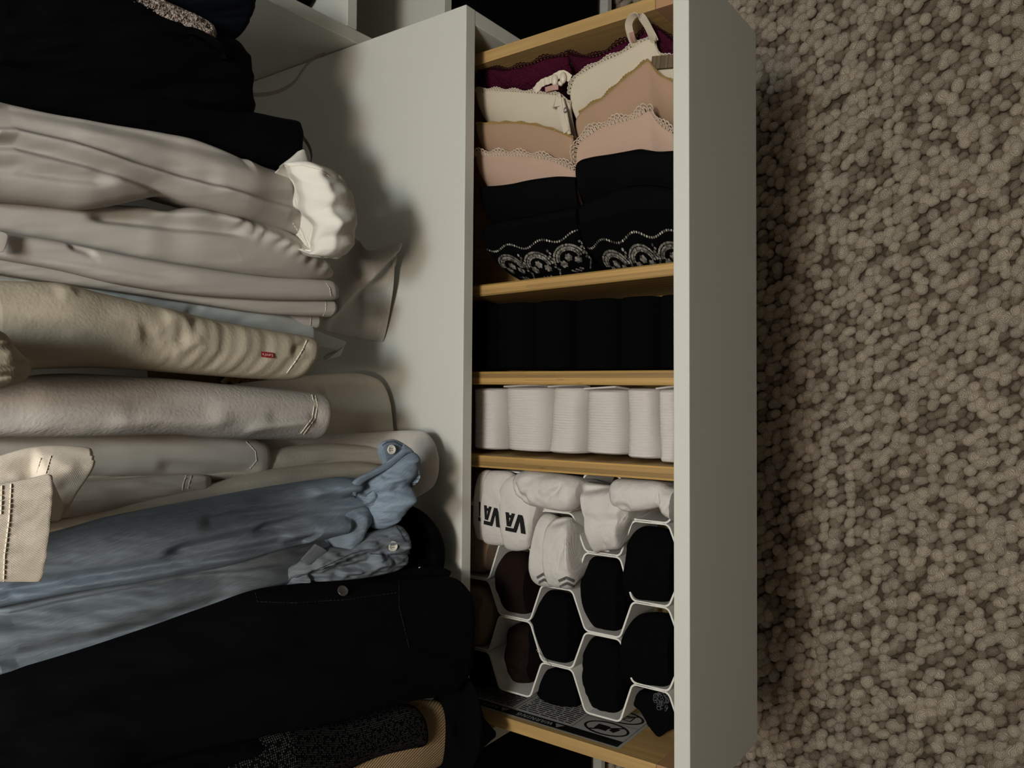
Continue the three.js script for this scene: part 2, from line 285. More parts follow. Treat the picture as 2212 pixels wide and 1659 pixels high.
  for (const j of [0, nr - 1]) { const base = pos.length / 3, c = rowsOut[j].reduce((a, r) => a.add(r.p), V(0, 0, 0)).multiplyScalar(1 / cols); pos.push(c.x, c.y, c.z); uv.push(0, vv); for (let i = 0; i < cols; i++) j ? idx.push(j * C + i, base, j * C + i + 1) : idx.push(j * C + i, j * C + i + 1, base); }
  const g = new THREE.BufferGeometry(); g.setAttribute('position', new THREE.Float32BufferAttribute(pos, 3)); g.setAttribute('uv', new THREE.Float32BufferAttribute(uv, 2)); g.setIndex(idx); g.computeVertexNormals();
  { const nn = g.attributes.normal; for (let j = 0; j < nr; j++) { const a = j * C, b = a + cols, n2 = V(nn.getX(a) + nn.getX(b), nn.getY(a) + nn.getY(b), nn.getZ(a) + nn.getZ(b)).normalize(); nn.setXYZ(a, n2.x, n2.y, n2.z); nn.setXYZ(b, n2.x, n2.y, n2.z); } }
  for (const row of rowsOut) for (let i = 0; i <= nU; i++) if (row[i].px !== undefined) { const q = toPx(row[i].p); front.push([q[0], q[1], row[i].p]); }
  g.userData = {}; const near = (x, y, lift = .0006) => {   // point on the cloth seen at a pixel
    let best = [[1e9], [1e9], [1e9]]; for (const f of front) { const d = (f[0] - x) ** 2 + (f[1] - y) ** 2; if (d < best[2][0]) { best[2] = [d, f[2]]; best.sort((a, b) => a[0] - b[0]); } }
    const p = V(0, 0, 0); let w = 0; for (const b of best) { const k = 1 / (b[0] + .5); p.addScaledVector(b[1], k); w += k; } p.multiplyScalar(1 / w);
    const d = ray(x, y).normalize(), t = p.clone().sub(EYE).dot(d); return EYE.clone().addScaledVector(d, t - lift);
  };
  return { g, near };
}
function stitches(parent, cl, pts, mat, len = 5, gap = 4, r = .0005, name = 'stitching') {
  const gs = []; let carry = 0;
  for (let i = 0; i < pts.length - 1; i++) { const a = pts[i], b = pts[i + 1], D = Math.hypot(b[0] - a[0], b[1] - a[1]); for (let s = carry; s < D; s += len + gap) { const e = Math.min(s + len, D); const A = cl.near(lerp(a[0], b[0], s / D), lerp(a[1], b[1], s / D), .0004), B = cl.near(lerp(a[0], b[0], e / D), lerp(a[1], b[1], e / D), .0004), l = A.distanceTo(B); if (l < 1e-4) continue; const g = new THREE.CapsuleGeometry(r, l, 2, 5); g.applyQuaternion(new THREE.Quaternion().setFromUnitVectors(V(0, 1, 0), B.clone().sub(A).normalize())); const c = A.add(B).multiplyScalar(.5); g.translate(c.x, c.y, c.z); gs.push(g); } }
  if (gs.length > 3) return mesh(name, mergeGeometries(gs), mat, parent);
}
function button(parent, cl, x, y, R, mat, lift = .001) {
  const prof = [[0, .0006], [R * .55, .0006], [R * .72, .0016], [R * .92, .0018], [R, .001], [R * .95, 0], [0, 0]].map(a => new THREE.Vector2(a[0], a[1]));
  const p = cl.near(x, y, lift), a = cl.near(x + 9, y, 0).sub(cl.near(x - 9, y, 0)), b = cl.near(x, y + 9, 0).sub(cl.near(x, y - 9, 0)); let n = a.cross(b).normalize(); const view = EYE.clone().sub(p).normalize(); if (n.dot(view) < 0) n.negate(); n.lerp(view, .35).normalize();
  const m = mesh('button', new THREE.LatheGeometry(prof, 28), mat, parent); m.position.copy(p); m.quaternion.setFromUnitVectors(V(0, 1, 0), n);
  const hs = []; for (const [i, j] of [[-1, -1], [1, -1], [-1, 1], [1, 1]]) { const h = new THREE.CylinderGeometry(R * .1, R * .1, .0004, 8); h.translate(i * R * .2, .0007, j * R * .2); hs.push(h); } mesh('button_holes', mergeGeometries(hs), M.hole, m); return m;
}
function garment(name, label, cat, mat, o) { const G = thing(name, label, cat, o.group); const cl = drape(Object.assign({ rod: true }, o)); mesh(o.part || 'body', cl.g, mat, G); return { G, cl }; }
function piece(G, name, mat, o) { const cl = drape(o); mesh(name, cl.g, mat, G); return cl; }
const tubeG = (pts, r, n = 40, rad = 6) => new THREE.TubeGeometry(new THREE.CatmullRomCurve3(pts), n, r, rad);
function ribbonG(pts, w, side, n = 50, th = .0008) { // flat tape along a path; side gives the width direction at each point
  const c = new THREE.CatmullRomCurve3(pts), pos = [], idx = [];
  for (let i = 0; i <= n; i++) { const p = c.getPoint(i / n), t = c.getTangent(i / n), s = side.clone().addScaledVector(t, -side.dot(t)).normalize(), m = s.clone().cross(t).normalize(); for (const [a, b] of [[-1, 1], [1, 1], [1, -1], [-1, -1]]) { const q = p.clone().addScaledVector(s, a * w / 2).addScaledVector(m, b * th / 2); pos.push(q.x, q.y, q.z); } }
  for (let i = 0; i < n; i++) for (let k = 0; k < 4; k++) { const a = i * 4 + k, b = i * 4 + (k + 1) % 4; idx.push(a, b, a + 4, b, b + 4, a + 4); }
  idx.push(0, 1, 2, 0, 2, 3); const e = n * 4; idx.push(e, e + 2, e + 1, e, e + 3, e + 2);
  const g = new THREE.BufferGeometry(); g.setAttribute('position', new THREE.Float32BufferAttribute(pos, 3)); g.setAttribute('uv', new THREE.Float32BufferAttribute(new Array(pos.length / 3 * 2).fill(0).map((_, i) => i * .001), 2)); g.setIndex(idx); return g.toNonIndexed().computeVertexNormals() || (() => { const q = g.toNonIndexed(); q.computeVertexNormals(); return q; })();
}

// ------------------------------------------------------------------ hanging clothes
const rail = tag(mesh('closet_rail', (() => { const g = new THREE.CylinderGeometry(.0145, .0145, .955, 24); g.rotateZ(Math.PI / 2); g.translate(0, 1.70, -.88); return g; })(), M.metal), 'metal clothes rail from which the row of clothes hangs', 'clothes rail');

garment('navy_garment', 'dark navy garment hanging next to the upright white partition', 'garment', M.navy, { d: .72, bulge: .03, back: .15, wr: .004, seed: 2, hemTuck: .12, rows: [[150, -170, 150, -60], [300, -140, 300, -10], [420, -110, 410, 50], [480, -90, 472, 88], [515, -75, 498, 90], [552, -40, 515, 70], [558, -20, 530, 50]] });
{ const { G } = garment('plush_garment', 'mauve grey plush garment between the navy and the black clothes', 'garment', M.fur, { d: .672, bulge: .02, back: .08, hemTuck: .1, rows: [[100, -110, 100, -45], [255, -50, 255, 10], [350, 0, 345, 42], [420, 32, 405, 76], [455, 52, 450, 98], [468, 72, 464, 108]], fn: (x, y) => .0016 * noise(x / 12, y / 4, 5) + .0012 * noise(x / 5, y / 3, 6) }); void G; }
garment('black_dress', 'long black dress with curved hem beside the mauve plush garment', 'dress', M.black, { d: .715, bulge: .05, back: .14, refW: .1, hemTuck: .1, wr: .004, wx: 160, wy: 30, seed: 4, rows: [[-40, -60, -40, 190], [200, -30, 200, 232], [300, 10, 300, 255], [370, 48, 380, 272], [440, 74, 455, 285], [485, 98, 508, 285], [497, 140, 528, 275], [512, 178, 532, 262]] });
{ const { G } = garment('black_blouse', 'black blouse with squared hem touching the white cuffed shirt', 'blouse', M.black, { d: .70, bulge: .035, back: .12, hemTuck: .05, wr: .003, wx: 160, wy: 30, seed: 5, rows: [[-40, 130, -40, 240], [150, 165, 150, 270], [300, 195, 300, 300], [430, 225, 430, 325], [520, 243, 520, 368], [590, 258, 588, 388], [622, 264, 608, 390], [634, 282, 622, 376]] });
  const Y = p => p; // hanger-loop tapes
  const t1 = [[500, 205, .86], [519, 203, .865], [552, 205, .87], [585, 202, .872], [612, 193, .872], [636, 177, .87], [652, 154, .868], [668, 134, .868], [684, 123, .868], [700, 118, .868]].map(a => atZ(...a));
  tag(mesh('tie_tape', ribbonG(t1, .006, V(.5, .4, .7), 60), M.tape), 'long pale fabric tape trailing onto the white cabinet top', 'tape');
  const t2 = [[535, 250, .74], [565, 250, .745], [595, 259, .75], [625, 272, .75], [650, 292, .745], [667, 315, .74], [673, 335, .735], [670, 355, .73], [655, 372, .72]].map(a => atZ(...a));
  tag(mesh('tie_tape', ribbonG(t2, .005, V(.6, .3, .7), 60), M.tape), 'short pale tape looping out behind the buttoned white cuff', 'tape');
  const t3 = [[384, 66, .655], [415, 66, .652], [448, 80, .65], [474, 98, .65], [486, 112, .655], [480, 122, .66], [450, 108, .658], [410, 84, .655]].map(a => atZ(...a));
  mesh('strap_loop', ribbonG(t3, .006, V(.7, .2, .6), 50), M.black, G); void Y; }
{ // white shirt with the big buttoned cuff
  const { G, cl } = garment('white_shirt', 'white shirt whose sleeve ends in a large puffed cuff', 'shirt', M.whiteShirt, { d: .665, bulge: .045, back: .10, refW: .11, nU: 96, nV: 120, wr: .0007, wx: 120, wy: 22, seed: 6,
    rows: [[-40, 216, -40, 435], [0, 226, 0, 437], [95, 246, 95, 446], [165, 258, 165, 454], [230, 270, 230, 447], [300, 281, 300, 432], [351, 290, 351, 424], [411, 303, 411, 442], [506, 338, 506, 467], [560, 362, 565, 485, .675], [620, 380, 635, 512, .69]],
    folds: [[[[0, 285], [127, 313], [253, 354], [380, 386], [620, 452]], -.011, 16, 6, 60, 1], [[[0, 326], [158, 364], [316, 408], [375, 430]], -.012, 14, 7, 70], [[[0, 376], [95, 389], [174, 398], [230, 400]], -.008, 14, 8, 60], [[[0, 248], [127, 266], [285, 296], [520, 352]], -.007, 8, 14, 60, 1], [[[0, 305], [160, 340], [360, 395], [600, 465]], .007, 12, 12, 60, 1], [[[420, 400], [500, 420], [600, 410]], .005, 22, 14, 40, 1]] });
  const cuff = piece(G, 'cuff', M.whiteCrisp, { d: .65, bulge: .05, back: .06, refW: .13, bulgeFn: v => lerp(.55, 1, sstep(0, .35, v)), nU: 80, nV: 70, wr: .002, wx: 60, wy: 22, seed: 8, hemTuck: .12,
    rows: [[604, 372, 662, 540, .672], [610, 356, 667, 548, .645], [640, 349, 690, 553, .634], [668, 356, 706, 556, .634], [695, 366, 722, 556, .637], [715, 382, 734, 552, .642], [728, 408, 743, 530, .65], [742, 428, 748, 500, .655], [746, 440, 747, 470, .66]],
    folds: [[[[600, 448], [660, 455], [700, 462], [735, 462]], -.009, 10, 16, 20], [[[610, 495], [680, 490], [735, 470]], .006, 16, 10, 20], [[[650, 520], [700, 515], [745, 500]], -.006, 8, 12, 20], [[[608, 372], [650, 378], [700, 392], [728, 415]], -.005, 5, 10, 12]] });
  piece(G, 'cuff_point', M.whiteCrisp, { d: .655, bulge: .008, back: .02, refW: .04, nU: 20, nV: 30, rows: [[612, 354, 664, 372], [625, 344, 668, 366], [640, 333, 667, 360], [651, 324, 662, 340], [655, 323, 659, 330]] });
  piece(G, 'cuff_placket', M.whiteCrisp, { d: .652, bulge: .008, back: .02, refW: .04, nU: 30, nV: 40, rows: [[655, 538, 668, 545], [690, 541, 690, 556], [722, 538, 716, 558], [740, 536, 728, 560]], fn: (x) => .003 * Math.sin(x / 3.2) });
  stitches(G, cuff, [[616, 360], [650, 357], [690, 366], [716, 384], [730, 412]], M.thread, 4, 3, .0004);
  stitches(G, cuff, [[613, 385], [617, 440], [625, 470], [650, 510], [668, 538]], M.thread, 4, 3, .0004); void cl;
  // behind it
  const b = garment('white_blouse', 'white blouse with gathered placket tucked under the puffed cuff', 'shirt', M.whiteB, { d: .69, bulge: .03, back: .08, refW: .07, nU: 70, nV: 110, wr: .0006, wx: 110, wy: 20, seed: 9,
    rows: [[-40, 405, -40, 510], [0, 412, 0, 515], [130, 432, 130, 535], [253, 444, 253, 560], [300, 447, 300, 572], [348, 457, 348, 578], [400, 449, 400, 585], [450, 456, 450, 592], [520, 472, 520, 602], [590, 490, 600, 608], [640, 520, 655, 611], [690, 556, 705, 603], [714, 580, 716, 594]],
    folds: [[[[158, 472], [348, 494], [475, 507], [522, 516]], -.012, 14, 6, 60], [[[440, 470], [530, 500], [590, 532], [640, 560]], .007, 10, 10, 30], [[[300, 462], [420, 470], [520, 492]], .006, 9, 9, 40]],
    fn: (x, y) => { const t = (y - (470 + (x - 440) * .44)) / 16; return x > 430 ? .0017 * Math.exp(-t * t) * Math.sin(x / 5.5 + y / 9 + 2 * noise(x / 30, y / 30, 4)) * sstep(430, 500, x) : 0; } });
  piece(b.G, 'inner_hem', M.whiteB, { d: .70, bulge: .006, back: .01, nU: 20, nV: 20, rows: [[640, 548, 650, 590], [690, 560, 690, 590], [704, 558, 700, 586]] });
  const tail = garment('white_shirt_tail', 'white shirt whose curved tail lies in a wave on the cabinet top', 'shirt', M.whiteB, { bulge: .006, back: .02, refW: .12, nU: 90, nV: 80, part: 'tail', rodW: .3,
    rows: [[560, 500, 560, 690, .74, .76], [640, 500, 655, 702, .735, .765], [700, 500, 690, 712, .735, .77], [752, 498, 730, 722, .735, .772], [768, 515, 760, 728, .735, .772], [784, 541, 785, 734, .728, .77], [815, 534, 805, 737, .722, .768], [842, 526, 818, 738, .715, .764], [856, 540, 826, 738, .711, .758]],
    folds: [[[[690, 690], [735, 640], [790, 590], [845, 530]], .022, 34, 9, 20, 1], [[[700, 720], [745, 668], [800, 612], [860, 548]], -.004, 12, 24, 20, 1], [[[650, 560], [720, 590], [780, 580]], -.01, 30, 25, 30], [[[752, 505], [790, 545], [835, 545], [858, 560]], .004, 8, 8, 10, 1]] });
  stitches(tail.G, tail.cl, [[838, 540], [850, 565], [846, 600], [838, 640], [828, 680], [812, 732]], M.thread, 4, 2.5, .0004);
}
{ const a = garment('folded_white_shirt', 'white shirt with breast pocket, rounded hem end next to the wavy tail', 'shirt', M.whiteShirt, { d: .665, bulge: .026, back: .06, refW: .05, nU: 50, nV: 110, wr: .0005, wx: 140, seed: 11, hemTuck: .04,
    rows: [[-40, 490, -40, 556], [16, 503, 16, 564], [127, 522, 127, 584], [253, 548, 253, 614], [411, 576, 411, 638], [570, 598, 570, 648], [680, 604, 690, 649], [715, 608, 722, 647], [732, 624, 732, 641]], folds: [[[[0, 540], [127, 560], [300, 590], [411, 608]], -.004, 12, 8, 80], [[[130, 530], [190, 552], [200, 575]], -.004, 6, 6, 20]] });
  stitches(a.G, a.cl, [[700, 606], [712, 622], [716, 645]], M.thread, 4, 2.5, .0004);
  piece(a.G, 'pocket', M.whiteShirt, { d: .6455, bulge: .002, back: .001, nU: 14, nV: 14, rows: [[-30, 492, -30, 545], [10, 502, 6, 545], [18, 508, 12, 535]], linear: true });
  const b = garment('folded_white_shirt', 'narrow white shirt layer with stitched square hem below the pocket shirt', 'shirt', M.whiteB, { d: .675, bulge: .02, back: .06, refW: .035, nU: 40, nV: 110, wr: .0006, seed: 12,
    rows: [[-40, 545, -40, 588], [0, 553, 0, 592], [100, 575, 100, 608], [253, 606, 253, 630], [411, 632, 411, 654], [570, 645, 570, 678], [690, 648, 690, 684], [714, 650, 708, 685], [720, 656, 715, 680]] });
  stitches(b.G, b.cl, [[704, 650], [704, 668], [698, 682]], M.thread, 4, 2.5, .0004);
  const c = garment('folded_white_shirt', 'sliver of a white shirt with stitched hem above the bluish white shirt', 'shirt', M.whiteShirt, { d: .69, bulge: .012, back: .05, refW: .03, nU: 30, nV: 80, rows: [[200, 590, 200, 625], [400, 640, 400, 662], [500, 660, 500, 680], [600, 676, 600, 694], [660, 680, 655, 707], [686, 681, 684, 710]] });
  stitches(c.G, c.cl, [[672, 682], [670, 706]], M.thread, 4, 2.5, .0004);
  const d = garment('bluish_white_shirt', 'cool bluish white shirt with crumpled folds above the red-tab sweatshirt', 'shirt', M.whiteCool, { d: .70, bulge: .03, back: .06, refW: .06, nU: 60, nV: 110, wr: .0016, wx: 60, wy: 26, seed: 13,
    rows: [[-40, 572, -40, 625], [0, 580, 0, 630], [100, 600, 100, 650], [253, 622, 253, 690], [411, 645, 411, 720], [570, 668, 570, 745], [640, 686, 640, 750], [660, 692, 660, 750]], folds: [[[[370, 695], [398, 672], [430, 650]], -.003, 12, 10, 25], [[[640, 680], [648, 720], [650, 745]], -.002, 4, 4, 3, 1]] });
  void d;
  garment('white_shirt_hem', 'flat white hem band lying behind the red-tab sweatshirt end', 'shirt', M.whiteCool, { bulge: .004, back: .01, d: .745, nU: 20, nV: 40, rodW: .3, rows: [[560, 690, 560, 745], [660, 708, 650, 748], [720, 728, 710, 752], [746, 738, 735, 768], [742, 748, 700, 778]] });
}
{ // cream sweatshirt with red tab
  const s = garment('cream_sweatshirt', 'thick cream ribbed sweatshirt with a small red tab', 'sweatshirt', M.cream, { d: .64, bulge: .055, back: .1, refW: .1, nU: 110, nV: 150, wr: .0008, wx: 90, wy: 40, seed: 15, hemTuck: .07,
    rows: [[-40, 606, -40, 800], [63, 609, 63, 798], [127, 614, 127, 796], [206, 633, 206, 795], [316, 658, 316, 801], [459, 692, 459, 812], [570, 712, 560, 819], [649, 725, 627, 820], [680, 735, 660, 803], [690, 752, 679, 778]],
    folds: [[[[250, 705], [300, 735], [370, 728], [380, 722]], -.004, 14, 20, 30], [[[310, 690], [345, 680], [380, 700]], .004, 18, 14, 20], [[[330, 770], [370, 745], [400, 730]], .0025, 10, 10, 15], [[[80, 640], [110, 630], [140, 625]], .003, 14, 12, 24], [[[590, 762], [610, 752], [640, 742]], -.004, 6, 8, 15]],
    fn: (x, y, u) => { const k = sstep(230, 420, x); const ph = (x * .9 + (y - 760) * (u > .55 ? .55 : .15)) / 4.6; return k * (.0004 * Math.sin(ph) + .0007 * Math.sin(ph * .37 + 1.3 + .02 * y)); } });
  stitches(s.G, s.cl, [[663, 735], [654, 755], [640, 778], [620, 805]], M.thread, 2.5, 1.6, .0008);
  const cv = document.createElement('canvas'); cv.width = 256; cv.height = 112; const c = cv.getContext('2d'); c.fillStyle = '#8e1016'; c.fillRect(0, 0, 256, 112); c.translate(128, 56); c.rotate(Math.PI); c.fillStyle = '#d9c9c4'; c.font = 'bold 74px serif'; c.textAlign = 'center'; c.fillText("Levi's", -6, 24);
  const t = new THREE.CanvasTexture(cv); t.colorSpace = THREE.SRGBColorSpace;
  const TL = s.cl.near(563, 759, .002), TR = s.cl.near(590, 762, .002), BL = s.cl.near(565, 771, .0045), ux = TR.clone().sub(TL), vy = TL.clone().sub(BL), w = ux.length(), hh = vy.length(), nz = ux.clone().cross(vy).normalize(), ex = ux.normalize(), ey = nz.clone().cross(ex);
  const m = mesh('red_tab', new THREE.PlaneGeometry(w, hh, 6, 3), new THREE.MeshStandardMaterial({ map: t, roughness: .8, side: THREE.DoubleSide }), s.G); m.matrixAutoUpdate = true; m.quaternion.setFromRotationMatrix(new THREE.Matrix4().makeBasis(ex, ey, nz)); m.position.copy(TR.clone().add(BL).multiplyScalar(.5)); m.userData.label = 'small red woven tab with white lettering';
}
garment('cream_sleeve', 'cream sleeve end poking out in front of the red-tab sweatshirt', 'garment', M.cream, { d: .56, bulge: .04, back: .05, refW: .08, nU: 40, nV: 40, hemTuck: .25, wr: .003, seed: 16, rows: [[-60, 690, -60, 850], [0, 719, 0, 839], [32, 755, 40, 827], [58, 775, 60, 812], [71, 786, 70, 797]] });
{ const f = garment('fleece_sweater', 'fuzzy white sweater sleeve with double-stitched hem', 'sweater', M.fleece, { d: .645, bulge: .055, back: .1, refW: .08, nU: 80, nV: 120, wr: .001, wx: 120, wy: 36, seed: 18, hemTuck: .06,
    rows: [[-40, 838, -40, 945], [15, 828, 15, 945], [70, 811, 70, 945], [149, 807, 149, 945], [249, 811, 249, 942], [373, 819, 373, 939], [472, 829, 472, 947], [575, 838, 575, 949], [655, 846, 645, 950], [690, 853, 672, 948], [703, 875, 697, 922]],
    folds: [[[[180, 920], [300, 905], [400, 915], [470, 905]], .005, 18, 12, 50], [[[200, 895], [330, 885], [440, 892]], -.003, 18, 16, 50], [[[480, 930], [560, 915], [640, 905]], .006, 10, 8, 30], [[[520, 905], [580, 900], [660, 895]], -.004, 14, 10, 30]] });
  stitches(f.G, f.cl, [[674, 853], [679, 875], [674, 904], [650, 936]], M.thread, 4, 2, .0006); stitches(f.G, f.cl, [[681, 855], [686, 876], [681, 904], [656, 938]], M.thread, 4, 2, .0005); }
{ const f = garment('white_tee', 'plain white sleeve with curved stitched hem below the fuzzy white sweater', 'shirt', M.tee, { d: .69, bulge: .045, back: .08, refW: .07, nU: 60, nV: 110, wr: .0012, wx: 110, wy: 30, seed: 20, hemTuck: .06,
    rows: [[-40, 925, -40, 1035], [150, 930, 150, 1035], [300, 930, 300, 1032], [450, 935, 450, 1030], [535, 944, 535, 1030], [568, 962, 564, 1020], [581, 982, 579, 1000]], folds: [[[[300, 1000], [420, 1012], [540, 1015]], -.005, 10, 8, 40]] });
  stitches(f.G, f.cl, [[532, 954], [552, 975], [554, 995], [540, 1012]], M.thread, 4, 2, .0005);
  const g = garment('white_tee', 'smaller white sleeve with double-stitched hem above the blue shirt', 'shirt', M.tee, { d: .67, bulge: .035, back: .06, refW: .05, nU: 50, nV: 90, wr: .0015, seed: 21, hemTuck: .06,
    rows: [[-40, 1050, -40, 1130], [160, 1040, 160, 1115], [300, 1030, 300, 1088], [385, 1024, 385, 1070], [438, 1025, 436, 1060], [458, 1036, 456, 1050]] });
  stitches(g.G, g.cl, [[402, 1027], [396, 1045], [394, 1058]], M.thread, 4, 2, .0005); stitches(g.G, g.cl, [[414, 1027], [408, 1045], [406, 1056]], M.thread, 4, 2, .0005);
  garment('beige_sweater', 'soft beige sweater in the shade above the blue shirt sleeve', 'sweater', M.beigeKnit, { d: .69, bulge: .03, back: .07, refW: .05, nU: 50, nV: 90, wr: .002, seed: 22,
    rows: [[-40, 1000, -40, 1090], [200, 1000, 200, 1075], [400, 985, 400, 1050], [580, 968, 580, 1030], [689, 958, 689, 1018], [760, 960, 760, 1018], [830, 964, 830, 1022], [868, 980, 860, 1035]] });
  garment('beige_sweater', 'light beige sweater sleeve running along the blue shirt', 'sweater', M.beigeKnit, { d: .668, bulge: .035, back: .07, refW: .05, nU: 50, nV: 100, wr: .002, seed: 23,
    rows: [[-40, 1165, -40, 1230], [100, 1130, 100, 1200], [249, 1088, 249, 1160], [373, 1060, 373, 1125], [460, 1045, 460, 1105], [582, 1014, 582, 1080], [749, 997, 749, 1070], [821, 1006, 821, 1075], [850, 1018, 845, 1070]] });
  garment('white_hem', 'white rounded garment hem resting on the cabinet top next to the fuzzy sweater', 'garment', M.tee, { bulge: .02, back: .03, refW: .14, nU: 70, nV: 60, rodW: .3, wr: .0015, wx: 60, wy: 40, seed: 24, rows: [[500, 830, 500, 965, .74], [600, 818, 600, 966, .745], [669, 810, 660, 967, .75], [740, 805, 740, 968, .752], [795, 811, 795, 968, .748, .735], [826, 834, 835, 968, .742, .725], [846, 915, 850, 962, .727, .72]], folds: [[[[690, 842], [740, 838], [775, 845], [800, 820]], -.006, 8, 12, 12], [[[655, 830], [685, 850], [700, 900]], -.004, 6, 10, 12]] });
  garment('white_hem', 'white rounded garment hem peeking out behind the blue buttoned cuff', 'garment', M.fleece, { bulge: .02, back: .03, refW: .12, nU: 60, nV: 60, rodW: .3, hemTuck: .1, rows: [[700, 940, 700, 1090, .71], [820, 933, 800, 1095, .685], [885, 929, 860, 1090, .66], [915, 932, 900, 1073, .648], [936, 956, 934, 1050, .642], [949, 990, 948, 1020, .638]] });
}
{ // near sleeve end
  const s = garment('beige_sleeve', 'pale beige woven sleeve with open stitched cuff hanging above the blue shirt', 'shirt', M.cuffBeige, { d: .50, bulge: .012, back: .02, refW: .09, nU: 50, nV: 50, rodW: .6, wr: .0012, wx: 60, wy: 40, seed: 25, part: 'sleeve',
    rows: [[-60, 1000, -60, 1120], [0, 984, 0, 1122], [57, 968, 55, 1124], [112, 962, 95, 1126], [160, 963, 112, 1126], [194, 968, 124, 1125], [199, 976, 128, 1122]], folds: [[[[60, 1020], [110, 1010], [190, 1000]], .008, 22, 25, 20, 1]] });
  const f = piece(s.G, 'cuff_face', M.cuffBeige, { d: .468, bulge: .007, back: .003, refW: .09, nU: 40, nV: 40, rod: true, rodW: .6, wr: .0008, seed: 26, rows: [[-60, 1052, -60, 1257], [0, 1045, 0, 1257], [60, 1034, 50, 1257], [107, 1024, 82, 1257], [110, 1036, 87, 1253]] });
  piece(s.G, 'cuff_fold', M.cuffBeige, { d: .482, bulge: .003, back: .002, refW: .05, nU: 16, nV: 20, rows: [[100, 1026, 98, 1115, .47], [112, 1036, 112, 1122, .478], [128, 1070, 122, 1125, .488], [141, 1098, 127, 1124, .496]] });
  stitches(s.G, f, [[24, 1046], [20, 1120], [10, 1200], [8, 1256]], M.thread, 7, 4, .0004); stitches(s.G, f, [[4, 1050], [2, 1110]], M.thread, 7, 4, .0004);
  stitches(s.G, s.cl, [[88, 990], [78, 1022]], M.thread, 4, 3, .0003); stitches(s.G, s.cl, [[110, 985], [98, 1024]], M.thread, 4, 3, .0003);
}
{ // blue chambray
  const s = garment('chambray_shirt', 'faded blue chambray shirt with pearl-buttoned open cuff', 'shirt', M.chambray, { d: .615, bulge: .045, back: .09, refW: .08, nU: 100, nV: 140, wr: .0016, wx: 110, wy: 16, seed: 30,
    rows: [[-40, 1200, -40, 1316], [0, 1190, 0, 1307], [100, 1165, 100, 1287], [186, 1140, 186, 1271], [273, 1113, 273, 1258], [373, 1091, 373, 1240], [475, 1071, 475, 1221], [585, 1051, 585, 1188], [660, 1038, 660, 1170], [720, 1030, 712, 1158], [770, 1033, 760, 1135], [800, 1040, 790, 1120]],
    folds: [[[[380, 1128], [500, 1106], [600, 1092], [724, 1071], [765, 1062]], -.012, 10, 7, 40, 1], [[[500, 1138], [575, 1121], [674, 1093], [760, 1068]], -.009, 8, 10, 40, 1], [[[300, 1190], [500, 1148], [624, 1123], [699, 1106], [770, 1096]], -.012, 10, 8, 60, 1], [[[0, 1268], [158, 1240], [316, 1212], [475, 1182], [640, 1160]], -.012, 12, 6, 60, 1], [[[560, 1160], [640, 1140], [710, 1140]], .008, 14, 10, 30, 1], [[[620, 1060], [680, 1045], [740, 1048]], .008, 12, 10, 30, 1]] });
  const c1 = piece(s.G, 'cuff', M.chambray, { d: .60, bulge: .03, back: .04, refW: .08, nU: 70, nV: 60, wr: .003, wx: 40, wy: 12, seed: 31, hemTuck: .12, rows: [[750, 1052, 760, 1100, .61], [775, 1033, 778, 1120, .605], [805, 1018, 800, 1140, .60], [835, 1002, 825, 1140, .596], [862, 984, 845, 1122, .594], [885, 975, 862, 1090, .594], [900, 992, 880, 1055, .596], [905, 1004, 894, 1030, .6]],
    folds: [[[[770, 1080], [820, 1062], [880, 1040]], -.012, 12, 10, 15, 1], [[[780, 1095], [830, 1085], [870, 1070]], .008, 10, 10, 15, 1], [[[800, 1030], [850, 1015], [900, 1000]], -.004, 6, 6, 12, 1]] });
  const tab = piece(s.G, 'cuff_tab', M.chambray, { d: .592, bulge: .006, back: .006, refW: .04, nU: 30, nV: 36, rows: [[820, 960, 832, 1010], [828, 953, 840, 1006], [850, 949, 852, 998], [870, 957, 866, 988], [888, 970, 880, 984]] });
  piece(s.G, 'cuff_band', M.chambray, { d: .588, bulge: .007, back: .006, refW: .02, nU: 24, nV: 70, rows: [[753, 1058, 766, 1072], [764, 1040, 776, 1052], [780, 1028, 788, 1040], [806, 1016, 812, 1027], [832, 1001, 839, 1012], [852, 985, 860, 995], [870, 970, 878, 980], [886, 968, 890, 978]] });
  piece(s.G, 'cuff_edge', M.chambray, { d: .59, bulge: .005, back: .005, refW: .02, nU: 20, nV: 40, rows: [[872, 958, 866, 968], [890, 972, 880, 982], [903, 992, 893, 998], [908, 1006, 898, 1010]] });
  piece(s.G, 'underlap', M.chambray, { d: .598, bulge: .004, back: .004, refW: .03, nU: 20, nV: 30, rows: [[753, 1060, 764, 1074], [766, 1074, 776, 1094], [790, 1078, 796, 1098], [796, 1082, 800, 1092]] });
  piece(s.G, 'sleeve_flap', M.chambray, { d: .596, bulge: .016, back: .03, refW: .06, nU: 50, nV: 40, wr: .002, seed: 33, wx: 30, wy: 20, rows: [[720, 1118, 704, 1150], [742, 1106, 718, 1178], [765, 1094, 740, 1199], [785, 1092, 756, 1190], [798, 1100, 775, 1160], [802, 1112, 792, 1140]] });
  button(s.G, tab, 845, 971, .0052, M.pearl);
  stitches(s.G, tab, [[826, 962], [836, 955], [852, 954], [872, 966]], M.threadDark, 3, 2, .0004);
  void c1;
